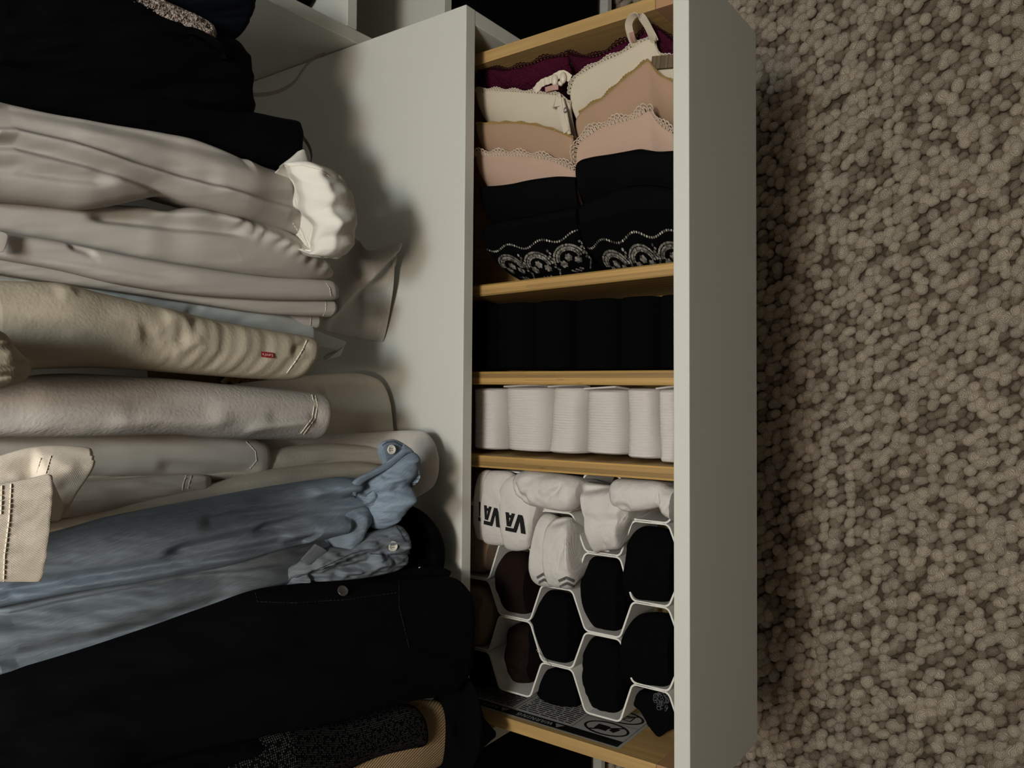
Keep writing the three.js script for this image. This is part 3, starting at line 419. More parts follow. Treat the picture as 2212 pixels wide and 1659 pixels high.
  // light denim
  const d = garment('denim_shirt', 'pale grey-blue denim shirt with worn seams and a snap-like button', 'shirt', M.denim, { d: .612, bulge: .05, back: .09, refW: .08, nU: 90, nV: 130, wr: .002, wx: 140, wy: 18, seed: 35,
    rows: [[-40, 1312, -40, 1468, .622], [0, 1302, 0, 1455, .622], [158, 1266, 158, 1410, .622], [316, 1236, 316, 1359, .622], [430, 1206, 430, 1320, .622], [547, 1170, 547, 1282, .622], [617, 1152, 617, 1268, .634], [690, 1140, 690, 1258, .645], [735, 1140, 730, 1254, .65]],
    folds: [[[[0, 1405], [158, 1372], [316, 1330], [480, 1280]], -.008, 16, 8, 60], [[[0, 1322], [190, 1282], [380, 1242], [560, 1222], [650, 1218]], -.012, 7, 14, 60], [[[0, 1430], [158, 1390], [316, 1342], [500, 1285]], .005, 8, 8, 60]] });
  const cf = piece(d.G, 'cuff', M.denim, { d: .594, bulge: .03, bulgeFn: v => lerp(.15, 1, sstep(0, .3, v)), back: .04, refW: .09, nU: 80, nV: 80, wr: .003, wx: 26, wy: 9, seed: 36, hemTuck: .08, rows: [[600, 1246, 592, 1270, .612], [650, 1212, 640, 1264, .598], [700, 1185, 690, 1260], [745, 1178, 740, 1254], [785, 1155, 785, 1248], [825, 1142, 825, 1240], [853, 1133, 852, 1232], [868, 1142, 866, 1222], [880, 1165, 877, 1208], [887, 1180, 886, 1194]],
    folds: [[[[620, 1255], [653, 1244], [699, 1226], [764, 1198], [801, 1192]], -.006, 4, 6, 10], [[[660, 1252], [740, 1224], [796, 1204]], -.012, 6, 10, 12], [[[800, 1198], [840, 1198], [884, 1190]], -.006, 5, 6, 12, 1], [[[720, 1240], [770, 1225], [830, 1210]], .006, 8, 8, 12]] });
  piece(d.G, 'placket_tab', M.denim, { d: .588, bulge: .003, back: .003, refW: .03, nU: 16, nV: 20, rows: [[650, 1208, 664, 1222], [664, 1192, 686, 1208], [680, 1174, 707, 1190]] });
  stitches(d.G, cf, [[856, 1138], [866, 1152], [874, 1170]], M.threadDark, 4, 1.5, .0005); stitches(d.G, cf, [[800, 1196], [830, 1198], [860, 1197], [882, 1188]], M.threadDark, 4, 2.5, .0005); stitches(d.G, cf, [[640, 1248], [700, 1224], [760, 1196], [798, 1186]], M.threadDark, 6, 1.5, .0004);
  button(d.G, cf, 848, 1180, .0056, M.pearl, .0015);
}
garment('black_garment', 'black rounded garment end behind the two blue shirt cuffs', 'garment', M.black, { d: .64, bulge: .04, back: .08, refW: .08, nU: 50, nV: 50, rodW: .3, rows: [[700, 1090, 700, 1260, .72], [790, 1085, 790, 1260, .70], [840, 1084, 840, 1258, .665], [880, 1092, 880, 1256, .645], [915, 1128, 912, 1252], [932, 1175, 930, 1245], [938, 1205, 936, 1235]] });
{ // black button shirt
  const s = garment('black_shirt', 'matte black shirt with a dark four-hole button at its top edge', 'shirt', M.black2, { d: .592, bulge: .045, back: .08, refW: .14, nU: 100, nV: 130, wr: .003, wx: 160, wy: 40, seed: 40, hemTuck: .05,
    rows: [[-40, 1465, -40, 1720], [0, 1454, 0, 1715], [158, 1408, 158, 1690], [316, 1356, 316, 1640], [450, 1308, 450, 1606], [549, 1274, 549, 1586], [650, 1260, 650, 1566], [750, 1251, 750, 1542], [862, 1248, 862, 1513], [930, 1247, 925, 1503], [975, 1247, 962, 1492], [988, 1275, 992, 1450], [1004, 1335, 1004, 1405]],
    folds: [[[[0, 1560], [300, 1480], [600, 1410], [800, 1400]], -.008, 20, 14, 80], [[[860, 1250], [870, 1320], [880, 1400]], .003, 5, 5, 6]] });
  button(s.G, s.cl, 740, 1277, .0055, M.pearlDark, .0016);
  stitches(s.G, s.cl, [[552, 1280], [556, 1300], [640, 1302], [712, 1297], [740, 1296], [860, 1280]], M.threadBlack, 5, 3, .0004); stitches(s.G, s.cl, [[862, 1254], [862, 1310], [872, 1350], [884, 1400]], M.threadBlack, 5, 3, .0004);
  const fl = piece(s.G, 'collar_flap', M.black2, { d: .602, bulge: .006, back: .006, refW: .03, nU: 24, nV: 40, rows: [[780, 1248, 790, 1262], [840, 1238, 840, 1260], [880, 1229, 880, 1256], [914, 1223, 914, 1254], [955, 1226, 950, 1250], [974, 1234, 968, 1246]] });
  const sn = mesh('snap', new THREE.SphereGeometry(.0016, 12, 8), M.metal, s.G); sn.position.copy(fl.near(906, 1226, .001));
  garment('black_trousers', 'black garment filling the space beyond the black buttoned shirt', 'garment', M.black, { d: .61, bulge: .03, back: .08, refW: .12, nU: 50, nV: 70, wr: .003, seed: 42, rows: [[-40, 1600, -40, 1820], [300, 1590, 300, 1800], [500, 1565, 500, 1780], [620, 1556, 610, 1740], [690, 1562, 670, 1710], [718, 1590, 705, 1680]] });
  garment('tweed_jacket', 'black and white tweed jacket edge between the tan and the black clothes', 'jacket', M.tweed, { d: .605, bulge: .025, back: .05, refW: .07, nU: 50, nV: 60, hemTuck: .06, rows: [[600, 1560, 600, 1730], [720, 1558, 720, 1672], [800, 1540, 800, 1636], [866, 1521, 868, 1618], [896, 1530, 903, 1612], [917, 1582, 918, 1604]] });
  garment('tan_jacket', 'tan ribbed garment with rounded corner beside the tweed jacket', 'jacket', M.tan, { d: .618, bulge: .018, back: .04, refW: .1, nU: 60, nV: 60, hemTuck: .05, rodW: .4, rows: [[700, 1560, 700, 1760], [840, 1515, 840, 1710], [925, 1511, 925, 1664], [952, 1518, 955, 1648], [972, 1545, 976, 1634], [986, 1585, 986, 1620]] });
  garment('black_coat', 'black coat corner hanging over the cabinet edge beside the drawer', 'coat', M.black, { d: .568, bulge: .02, back: .03, refW: .1, nU: 50, nV: 60, rodW: .5, rows: [[700, 1660, 700, 1860, .7], [900, 1560, 860, 1790, .66], [960, 1480, 945, 1735, .62], [990, 1440, 985, 1690, .585], [1014, 1478, 1008, 1655, .57], [1040, 1546, 1035, 1620, .564], [1068, 1578, 1066, 1594, .56]], linear: true });
}

// ------------------------------------------------------------------ things on and beside the shelves
{ // woven basket at the back of the cabinet top
  const p = V(.02, SHELF, -1.035), R = .095, hh = .13, B = thing('woven_basket', 'brown braided basket at the back of the cabinet top', 'basket', null, p);
  const core = new THREE.CylinderGeometry(R - .006, R - .02, hh, 32, 1, true); core.translate(0, hh / 2, 0); mesh('wall', core, cloth('#5d472c'), B);
  const gs = []; for (let r = 0; r < 7; r++) for (let k = 0; k < 26; k++) for (const s of [-1, 1]) { const a = k / 26 * Math.PI * 2, y = .012 + r * .017, pts = [-1, -.3, .3, 1].map(t => { const aa = a + s * t * .12, q = R + .003 * Math.cos(t * 1.5) * (s > 0 ? 1 : .4); return V(Math.cos(aa) * q, y + t * .009, Math.sin(aa) * q); }); gs.push(tubeG(pts, .0042, 6, 5)); }
  mesh('braid', mergeGeometries(gs), M.seagrass, B);
}
{ // patterned rolled item on the upper side shelf
  const y = CY - .949 * H, p = atY(655, 14, y), G = thing('patterned_roll', 'black and white patterned rolled item on the open shelf', 'accessory', null, V(p.x + .03, y, p.z));
  const mk = (r0, r1, x) => { const g = new THREE.TorusGeometry((r0 + r1) / 2, (r1 - r0) / 2, 14, 40); g.scale(1, 1, 2.2); g.rotateX(Math.PI / 2); g.translate(x, .022, 0); return g; };
  mesh('outer_band', mk(.036, .05, 0), M.black, G); mesh('white_band', mk(.027, .037, 0), cloth('#cfcdc6'), G); mesh('inner_band', mk(.016, .027, 0), M.black, G); mesh('white_core', mk(.007, .016, 0), cloth('#cfcdc6'), G);
  const c = new THREE.SphereGeometry(.009, 16, 10); c.translate(0, .02, 0); mesh('core', c, M.black, G);
}
for (const [s, label] of [[1, 'black fabric bin on the low shelf beside the burgundy lingerie'], [-1, 'black fabric bin on the low shelf beside the warning-label end of the drawer']]) {
  const y = CY - 1.9127 * H, G = thing('storage_bin', label, 'bin', null, V(s * (PX + .27), y, -.99));
  mesh('bin_body', new RoundedBoxGeometry(.46, .47, .33, 5, .03).translate(0, .236, 0), M.bin, G); mesh('bin_rim', new RoundedBoxGeometry(.468, .03, .338, 4, .012).translate(0, .45, 0), M.black, G);
}

// ------------------------------------------------------------------ bras
const YB = CY - 1.045 * H;
function cup(neck, o = {}) {  // neck: px points of the upper edge; the cup swells from it towards -x and down
  const nU = 60, nVv = 34, top = YB + (o.lift || 0), pts = neck.map(p => atY(p[0], p[1], top)), cv = new THREE.CatmullRomCurve3(pts), pos = [], uv = [], idx = [], b = o.b ?? .085, d = o.d ?? .10, edge = [];
  const S = []; for (let i = 0; i <= nU; i++) S.push(cv.getPointAt(i / nU));
  const zc = (S[0].z + S[nU].z) / 2, th = .0035;
  let SS = S.map(p => p.clone()); for (let it = 0; it < 60; it++) SS = SS.map((p, i) => i && i < nU ? SS[i - 1].clone().add(SS[i + 1]).multiplyScalar(.25).addScaledVector(p, .5) : p);
  const at = (i, j, off) => {
    const t = i / nU, v = j / nVv, th0 = v * 1.75, e = Math.sin(Math.PI * clamp(t, 0, 1)), sw = lerp(o.e0 ?? .72, 1, Math.pow(e, .6)), p = S[i].clone().lerp(SS[i], sstep(0, .45, v));
    p.x -= (b * sw + off) * Math.sin(th0) - (off) * 0; p.y -= d * (1 - Math.cos(th0)) * (1.12 - .12 * e) + (1 - Math.pow(e, .5)) * (o.drop ?? .006) - off * Math.cos(th0) * .0;
    p.z = lerp(p.z, zc, .22 * (1 - Math.cos(th0))); if (o.wr) p.y += o.wr * noise(t * 9, v * 14, o.seed || 3) * Math.min(1, v * 6); return p;
  };
  const C = nU + 1;
  for (const side of [0, 1]) for (let j = 0; j <= nVv; j++) for (let i = 0; i <= nU; i++) { const p = at(i, j, 0); if (side) { p.y -= th; p.x += .002; } pos.push(p.x, p.y, p.z); uv.push(i / nU * (o.uS || .18), j / nVv * (o.vS || .18)); if (!side && j === 0) edge.push(p); }
  const off = C * (nVv + 1);
  for (let j = 0; j < nVv; j++) for (let i = 0; i < nU; i++) { const a = j * C + i; idx.push(a, a + C, a + 1, a + 1, a + C, a + C + 1); const k = a + off; idx.push(k, k + 1, k + C, k + 1, k + C + 1, k + C); }
  for (let i = 0; i < nU; i++) idx.push(i, i + 1, off + i, i + 1, off + i + 1, off + i);
  for (let j = 0; j < nVv; j++) { let a = j * C; idx.push(a, a + off, a + C, a + C, a + off, a + C + off); a += nU; idx.push(a, a + C, a + off, a + C, a + C + off, a + off); }
  const g = new THREE.BufferGeometry(); g.setAttribute('position', new THREE.Float32BufferAttribute(pos, 3)); g.setAttribute('uv', new THREE.Float32BufferAttribute(uv, 2)); g.setIndex(idx); g.computeVertexNormals(); return { g, edge, at, nU, nV: nVv };
}
function scallop(edge, step, r, tube, hgt = 1, skip = 0) { // lace edging: a chain of small looped arches along the upper edge
  const cv = new THREE.CatmullRomCurve3(edge), L = cv.getLength(), n = Math.round(L / step), gs = [];
  for (let i = skip; i < n; i++) {
    const p = cv.getPointAt((i + .5) / n), t = cv.getTangentAt((i + .5) / n), m = new THREE.Matrix4(), up = V(.75, .6, 0).addScaledVector(t, -V(.75, .6, 0).dot(t)).normalize(), nn = t.clone().cross(up);
    const k = hgt * (1 + .35 * Math.sin(i * .9)); for (const [rr, y0] of [[1, .4], [.5, .25]]) { const g = new THREE.TorusGeometry(r * rr, tube, 4, 10); g.scale(1, k, 1); g.translate(0, r * y0 * k, 0); m.makeBasis(t, up, nn).setPosition(p); g.applyMatrix4(m); gs.push(g); }
  }
  return mergeGeometries(gs);
}
function bra(name, label, mat, left, right, o = {}) {
  const G = thing(name, label, 'bra', 'bras nested in the drawer'); delete G.userData.group;
  const a = cup(left, Object.assign({}, o, o.L)), b = cup(right, Object.assign({}, o, o.R)); mesh('cup', a.g, mat, G); mesh('cup', b.g, mat, G);
  if (o.trim) { mesh('lace_trim', scallop(a.edge, o.trim[1], o.trim[2], o.trim[3], o.trim[4]), o.trim[0], G); mesh('lace_trim', scallop(b.edge, o.trim[1], o.trim[2], o.trim[3], o.trim[4], o.trim[5] || 0), o.trim[0], G); }
  return { G, a, b };
}
bra('burgundy_bra', 'burgundy lace bra at the wooden side of the drawer', M.burgundy, [[1024, 172], [1050, 150], [1090, 152], [1140, 142], [1180, 126], [1222, 118]], [[1222, 112], [1245, 120], [1290, 122], [1335, 98], [1375, 80], [1415, 62], [1452, 88]], { wr: .004, lift: -.012, b: .05, trim: [M.burgundy, .005, .003, .0006, 1.1] });
{ const { G, a } = bra('cream_bra', 'cream bra with crocheted edge and satin bow', M.braCream, [[1022, 194], [1068, 195], [1108, 198], [1147, 201], [1185, 203], [1212, 208], [1226, 222]], [[1226, 200], [1240, 168], [1271, 149], [1301, 133], [1328, 122], [1355, 108], [1372, 98], [1395, 86], [1412, 84], [1416, 100], [1424, 116], [1452, 124]], { trim: [M.laceCream, .0044, .0026, .0007, 1] });
  const q = (x, y, l) => atY(x, y, YB + l);
  mesh('strap', ribbonG([q(1372, 98, .0), q(1362, 75, .012), q(1358, 52, .018), q(1366, 36, .022), q(1380, 32, .022), q(1395, 50, .014), q(1408, 75, .006), q(1415, 90, -.002)], .0085, V(.1, .75, -.6)), M.braCream, G);
  mesh('strap_print', ribbonG([q(1369, 90, .007), q(1366, 80, .014), q(1364, 70, .018)], .0055, V(.1, .75, -.6), 12, .001), M.pinkPrint, G);
  const bow = []; for (const s of [-1, 1]) { const g = new THREE.SphereGeometry(.008, 16, 10); g.scale(.9, .5, .55); g.translate(.004, .004, s * .006); bow.push(g); } const knot = new THREE.SphereGeometry(.0035, 12, 8); bow.push(knot); const bg = mergeGeometries(bow); const bp = q(1211, 180, .004); bg.translate(bp.x, bp.y, bp.z); mesh('bow', bg, M.satin, G);
  mesh('centre_lace', (() => { const pts = [q(1155, 197, .002), q(1170, 180, .004), q(1190, 172, .006), q(1215, 160, .006), q(1232, 170, .002)]; const g = ribbonG(pts, .009, V(1, .2, 0), 40, .0008), p = g.attributes.position; for (let i = 0; i < p.count; i++) p.setY(i, p.getY(i) + .0005 * Math.sin(p.getZ(i) * 900)); g.computeVertexNormals(); return g; })(), M.laceCream, G);
  mesh('centre_print', ribbonG([q(1178, 194, .006), q(1192, 190, .009), q(1206, 188, .009)], .006, V(1, .2, 0), 12, .0008), M.pinkPrint, G);
  mesh('folded_strap', mergeGeometries([ribbonG([q(1205, 206, .004), q(1212, 240, .006), q(1224, 285, .004)], .009, V(0, .3, 1), 20, .0016), ribbonG([q(1214, 212, .004), q(1222, 245, .006), q(1230, 290, .002)], .004, V(0, .3, 1), 20, .002), (() => { const g = new THREE.ConeGeometry(.009, .014, 4); g.rotateZ(-Math.PI / 2.4); const p = q(1204, 218, .006); g.translate(p.x, p.y, p.z); g.deleteAttribute('normal'); const k = g.toNonIndexed(); k.computeVertexNormals(); return k; })()].map(g => { const k = g.index ? g.toNonIndexed() : g; return k; })), M.satin, G);
  mesh('strap_ring', (() => { const g = new THREE.TorusGeometry(.003, .0007, 6, 18); g.rotateX(1); const p = q(1221, 238, .009); g.translate(p.x, p.y, p.z); return g; })(), M.metal, G); void a; }
{ const { G } = bra('tan_bra', 'smooth tan bra with a thin golden edge', M.braTan, [[1022, 267], [1068, 266], [1113, 266], [1147, 269], [1172, 274], [1192, 280], [1217, 289], [1232, 296]], [[1238, 258], [1249, 244], [1271, 228], [1301, 212], [1328, 188], [1353, 167], [1380, 145], [1400, 132], [1408, 142], [1420, 158], [1452, 174]], { lift: .003, trim: [M.laceTan, .0035, .0017, .0006, 1, 3] });
  const q = (x, y, l) => atY(x, y, YB + l); mesh('strap', ribbonG([q(1408, 136, .0), q(1430, 134, .002), q(1456, 132, 0)], .014, V(1, .1, 0), 20, .002), cloth('#8d7a62', { bumpMap: fuzzB, bumpScale: .002 }), G); }
bra('blush_bra', 'blush pink bra with scalloped lace edge', M.braBlush, [[1022, 334], [1068, 336], [1113, 337], [1158, 341], [1192, 348], [1215, 357], [1238, 368]], [[1240, 350], [1244, 321], [1253, 304], [1271, 292], [1294, 278], [1328, 267], [1362, 258], [1380, 251], [1402, 240], [1414, 256], [1428, 272], [1452, 288]], { lift: .006, trim: [M.laceBlush, .0050, .0042, .0008, 1.35] });
bra('black_bra', 'plain black moulded bra next to the blush pink bra', M.braBlack, [[1034, 404], [1068, 403], [1102, 399], [1140, 391], [1181, 385], [1203, 383], [1240, 384]], [[1241, 362], [1247, 350], [1271, 342], [1316, 335], [1350, 329], [1380, 324], [1396, 326], [1418, 329], [1452, 327]], { lift: .009, e0: .85, drop: .002 });
{ // black lace bra: openwork over a pale lining
  const L = [[1040, 492], [1080, 480], [1130, 472], [1180, 462], [1225, 452], [1243, 450]], R = [[1246, 448], [1275, 432], [1310, 420], [1340, 408], [1380, 402], [1420, 404], [1453, 410]];
  const mkLace = sd => { const W = 1024, Hh = 512, cv = document.createElement('canvas'); cv.width = W; cv.height = Hh; const c = cv.getContext('2d'); c.fillStyle = '#050506'; c.fillRect(0, 0, W, Hh); const dot = (x, y, r, a = 1) => { const g = 70 + 95 * hash(x, y, 3) * a; c.fillStyle = `rgb(${g | 0},${g * .97 | 0},${g * .9 | 0})`; c.beginPath(); c.ellipse(x, y, r * 1.4, r * 1.4 * (.7 + .4 * hash(x, y, 8)), hash(x, y, 9) * 3, 0, 7); c.fill(); };
    for (let m = 0; m < 3; m++) { const cx = 190 + m * 330 + sd * 60, cy = 330; for (const [rad, n, r] of [[150, 26, 7], [122, 22, 8], [100, 18, 6]]) for (let k = 0; k < n; k++) { const a = Math.PI + Math.PI * (k + .5) / n; dot(cx + Math.cos(a) * rad, cy + Math.sin(a) * rad * .8, r); }
      for (let q = 0; q < 3; q++) { const fx = cx + (q - 1) * 75, fy = cy + 10 + (q === 1 ? -25 : 20); for (let k = 0; k < 7; k++) { const a = k / 6 * Math.PI * 2; dot(fx + (k < 6 ? Math.cos(a) * 24 : 0), fy + (k < 6 ? Math.sin(a) * 22 : 0), 10); } }
      for (let k = 0; k < 8; k++) { dot(cx + 165 + (k % 2) * 16 - 8, cy - 110 + k * 24, 9); dot(cx - 40 + k * 14, cy + 110 + (k % 3) * 14, 8); dot(cx + 120 + k * 9, cy + 150 - k * 12, 6); } }
    for (let k = 0; k < 44; k++) dot(k * 24 + 10, 150 + 22 * Math.sin(k * .42 + sd), 6.5, 1.3);
    const t = new THREE.CanvasTexture(cv); t.colorSpace = THREE.SRGBColorSpace; t.wrapS = t.wrapT = THREE.ClampToEdgeWrapping; return cloth('#ffffff', { map: t, bumpMap: null }); };
  const G = thing('lace_bra', 'black bra with openwork lace showing pale spots next to the bamboo divider', 'bra');
  for (const [pts, sd, hi] of [[L, 0, .12], [R, 1, .28]]) {
    const b = cup(pts, { lift: .008, b: sd ? .095 : .078, d: .105, e0: .8, drop: .002, uS: 1, vS: 1 }); mesh('cup', b.g, M.braBlack, G);
    const pos = [], uv = [], idx = [], j0 = Math.round(b.nV * hi * .55), nJ = b.nV - j0; for (let j = j0; j <= b.nV; j++) for (let i = 0; i <= b.nU; i++) { const p = b.at(i, j, 0); p.x -= .0015; p.y += .0022; pos.push(p.x, p.y, p.z); uv.push(i / b.nU, 1 - (j - j0) / (b.nV * .62)); }
    const C = b.nU + 1; for (let j = 0; j < nJ; j++) for (let i = 0; i < b.nU; i++) { const a = j * C + i; idx.push(a, a + C, a + 1, a + 1, a + C, a + C + 1); }
    const g = new THREE.BufferGeometry(); g.setAttribute('position', new THREE.Float32BufferAttribute(pos, 3)); g.setAttribute('uv', new THREE.Float32BufferAttribute(uv, 2)); g.setIndex(idx); g.computeVertexNormals(); const m = mesh('lace_overlay', g, mkLace(sd), G); m.userData.label = 'black openwork lace over a pale lining';
  }
}

// ------------------------------------------------------------------ rolled socks
function sockRoll(name, label, group, mat, x0, x1, y0a, y1a, Y, o = {}) {   // an arched, ribbed bundle; length along image y
  const cx = (x0 + x1) / 2, A = atY(cx, y0a, Y), B = atY(cx, y1a, Y), Lz = atY(x0, (y0a + y1a) / 2, Y).z, Rz = atY(x1, (y0a + y1a) / 2, Y).z, hw = Math.abs(Rz - Lz) / 2 * 1.04, len = Math.abs(A.x - B.x), zc = (Lz + Rz) / 2;
  const nA = 40, nL = 150, pos = [], uv = [], idx = [], hgt = o.h || .09, sd = o.seed || 1;
  for (let j = 0; j <= nL; j++) for (let i = 0; i <= nA; i++) {
    const t = j / nL, a = Math.PI * i / nA, end = Math.min(1, Math.min(t, 1 - t) / .045), er = Math.sqrt(1 - (1 - end) * (1 - end));
    const rib = (o.rib ?? .0006) * Math.sin((t * len + .001 * noise(i / 9, t * 5, sd)) / .0033 * Math.PI * 2), wob = .0022 * noise(t * 3 + sd * 3, i / 12, sd);
    const cz = Math.sign(Math.cos(a)) * Math.pow(Math.abs(Math.cos(a)), .62), cy = Math.pow(Math.sin(a), .55), k = .93 + .07 * er;
    pos.push(lerp(A.x, B.x, t), Y - .016 + (.016 + rib) * cy * er + wob * cy - (1 - cy) * (hgt - .016), zc + hw * cz * k * (1 + .05 * noise(t * 2.2, sd * 5, 3)) + (o.shear || 0) * (t - .5)); uv.push(t * len, i / nA * hw * 3);
  }
  const C = nA + 1; for (let j = 0; j < nL; j++) for (let i = 0; i < nA; i++) { const a = j * C + i; idx.push(a, a + 1, a + C, a + 1, a + C + 1, a + C); }
  for (const [j, f] of [[0, 0], [nL, 1]]) { const c = pos.length / 3, s = j * C; pos.push(f ? B.x : A.x, Y - .04, zc); uv.push(0, 0); for (let i = 0; i < nA; i++) f ? idx.push(s + i, s + i + 1, c) : idx.push(s + i + 1, s + i, c); }
  const g = new THREE.BufferGeometry(); g.setAttribute('position', new THREE.Float32BufferAttribute(pos, 3)); g.setAttribute('uv', new THREE.Float32BufferAttribute(uv, 2)); g.setIndex(idx); g.computeVertexNormals();
  const G = thing(name, label, 'socks', group); mesh('sock_roll', g, mat, G);
  if (o.fold) { const pts = []; for (let k = 0; k <= 14; k++) { const q = k / 14, z = zc + hw * (.8 - 1.6 * q); pts.push(V(A.x + .002 - .003 * q, Y - .014 - .006 * q, z)); } mesh('folded_cuff', ribbonG(pts, .03, V(.1, 1, 0), 20, .002), mat, G); }
  return G;
}
const YW = CY - 1.062 * H;
[[1008, 1077, 838, 972], [1076, 1176, 836, 976], [1174, 1253, 836, 981], [1251, 1341, 841, 983], [1340, 1415, 838, 992], [1413, 1466, 840, 1001]].forEach((r, i) => sockRoll('white_sock_roll', ['shaded rolled white ribbed socks half under the cabinet top', 'broad rolled white ribbed socks next to the shaded roll', 'rolled white ribbed socks next to the broad roll', 'rolled white ribbed socks, fourth counted from the cabinet', 'rolled white ribbed socks, fifth counted from the cabinet', 'rolled white ribbed socks against the drawer front'][i], null, M.sockWhite, ...r, YW, { seed: i + 3, rib: .00055, fold: i !== 0 && i !== 4, shear: [0, .003, -.006, -.002, .004, .003][i] }));
[[1006, 1062, 655, 797], [1060, 1140, 652, 798], [1138, 1226, 647, 799], [1224, 1325, 643, 799], [1323, 1415, 638, 799], [1413, 1466, 634, 798]].forEach((r, i) => sockRoll('black_sock_roll', ['rolled black socks half hidden under the cabinet top', 'rolled black socks, second counted from the cabinet', 'rolled black socks, third counted from the cabinet', 'rolled black socks, fourth counted from the cabinet', 'rolled black socks, fifth counted from the cabinet', 'rolled black socks against the drawer front'][i], 'rolled black socks', M.sockBlack, ...r, YW - .012, { seed: i + 13, rib: .0006 }));

// ------------------------------------------------------------------ honeycomb organizer
const YC = CY - 1.08 * H, ORG_H = .082;
const org = thing('honeycomb_organizer', 'white plastic honeycomb drawer organizer holding socks and underwear', 'drawer organizer');
{ // zigzag strips: px of the flats (x0, x1, y at the middle) in the columns A to E, one row for every strip
  const colsX = [[985, 1056], [1079, 1145], [1170, 1236], [1264, 1339], [1366, 1444]];
  const rows = [[1400, 1497, 1439, 1549, 1487], [1398, 1337, 1436, 1374, 1484], [1248, 1334, 1270, 1370, 1307], [1245, 1179, 1267, 1199, 1304], [1090, 1176, 1106, 1196, 1129], [1086, 1020, 1102, 1026, 1126]];
  rows.forEach((r, si) => {
    const pts = []; colsX.forEach(([a, b], k) => { const sl = ((a + b) / 2 + 1232), s = (r[k] - 843) / sl; for (const x of [a, b]) { const p = atY(x, r[k] + s * (x - (a + b) / 2), YC); pts.push([p.x, p.z]); } });
    const lastDown = si % 2 === 0 ? 1 : -1; const pe = pts[pts.length - 1]; pts.push([pe[0] + lastDown * (-1) * .022 * (si % 2 ? 1 : 1), pe[1] + .009]);
    // round the corners and sweep a thin wall
    const path = []; for (let i = 0; i < pts.length; i++) { if (i === 0 || i === pts.length - 1) { path.push(pts[i]); continue; } const P = pts[i], A = pts[i - 1], B = pts[i + 1], rr = .0065, f = (Q) => { const d = Math.hypot(Q[0] - P[0], Q[1] - P[1]), k = Math.min(rr / d, .45); return [lerp(P[0], Q[0], k), lerp(P[1], Q[1], k)]; }; const a = f(A), b = f(B); for (let t = 0; t <= 6; t++) { const u = t / 6; path.push([(1 - u) ** 2 * a[0] + 2 * u * (1 - u) * P[0] + u * u * b[0], (1 - u) ** 2 * a[1] + 2 * u * (1 - u) * P[1] + u * u * b[1]]); } }
    const th = .0011, pos = [], idx = []; path.forEach((p, i) => { const a = path[Math.max(0, i - 1)], b = path[Math.min(path.length - 1, i + 1)], l = Math.hypot(b[0] - a[0], b[1] - a[1]) || 1, nx = -(b[1] - a[1]) / l, nz = (b[0] - a[0]) / l; for (const [s, y] of [[1, YC], [-1, YC], [-1, YC - ORG_H], [1, YC - ORG_H]]) pos.push(p[0] + nx * th * s, y, p[1] + nz * th * s); });
    for (let i = 0; i < path.length - 1; i++) for (let k = 0; k < 4; k++) { const a = i * 4 + k, b = i * 4 + (k + 1) % 4; idx.push(a, a + 4, b, b, a + 4, b + 4); }
    const e = (path.length - 1) * 4; idx.push(0, 1, 2, 0, 2, 3, e, e + 2, e + 1, e, e + 3, e + 2);
    let g = new THREE.BufferGeometry(); g.setAttribute('position', new THREE.Float32BufferAttribute(pos, 3)); g.setIndex(idx); g = g.toNonIndexed(); g.computeVertexNormals(); mesh('strip', g, M.plastic, org);
  });
  for (const [x, y, nm] of [[1310, 1191, 1], [1121, 1330, 1], [1306, 1367, 1]]) { const p = atY(x, y, YC - .012); mesh('clip', new RoundedBoxGeometry(.004, .004, .009, 2, .0008).translate(p.x, p.y, p.z), M.plastic, org); }
}

// ------------------------------------------------------------------ socks and underwear in the cells (laid out in the plane of the rims)
const lump = (name, label, cat, mat, o) => { const G = thing(name, label, cat, o.group); const cl = drape(Object.assign({ mode: 'y', d: YC, bulge: .018, back: .065, refW: .06, shrink: .75, nU: 44, nV: 44, wr: .0012, wx: 22, wy: 22 }, o)); mesh(o.part || 'body', cl.g, mat, G); return { G, cl }; };
const below = YC - .03;
lump('brown_underwear', 'dull brown folded underwear in the shaded cell below the lettered socks', 'underwear', M.nudeDark, { d: YC - .012, rows: [[1000, 1120, 1000, 1230], [1020, 1110, 1020, 1232], [1045, 1125, 1045, 1236], [1068, 1165, 1060, 1230]] });
lump('brown_underwear', 'dull brown folded underwear in the shaded cell nearest the warning label', 'underwear', M.nudeDark, { d: YC - .012, rows: [[1000, 1262, 1000, 1380], [1020, 1262, 1020, 1386], [1045, 1268, 1045, 1394], [1062, 1285, 1058, 1378], [1072, 1310, 1070, 1350]], folds: [[[[1010, 1290], [1060, 1300]], -.006, 8, 8, 10]] });
lump('dark_underwear', 'near-black underwear squeezed below the brown underwear at the cabinet edge', 'underwear', M.sockBrown, { d: YC - .03, rows: [[1000, 1412, 1000, 1470], [1030, 1412, 1030, 1480], [1058, 1422, 1058, 1482], [1066, 1440, 1066, 1474]] });
lump('dark_brown_underwear', 'dark brown underwear under the white socks with black letters', 'underwear', M.sockBrown, { d: below, bulge: .02, rows: [[1084, 1215, 1086, 1280], [1090, 1196, 1096, 1310], [1110, 1190, 1112, 1328], [1132, 1192, 1138, 1331], [1150, 1220, 1150, 1322]] });
lump('dark_brown_underwear', 'crumpled dark brown underwear in the half-empty cell', 'underwear', M.sockBrown, { d: YC - .034, wr: .004, rows: [[1098, 1366, 1100, 1400], [1108, 1352, 1106, 1440], [1125, 1347, 1118, 1470], [1148, 1350, 1145, 1474], [1164, 1362, 1156, 1470]] });
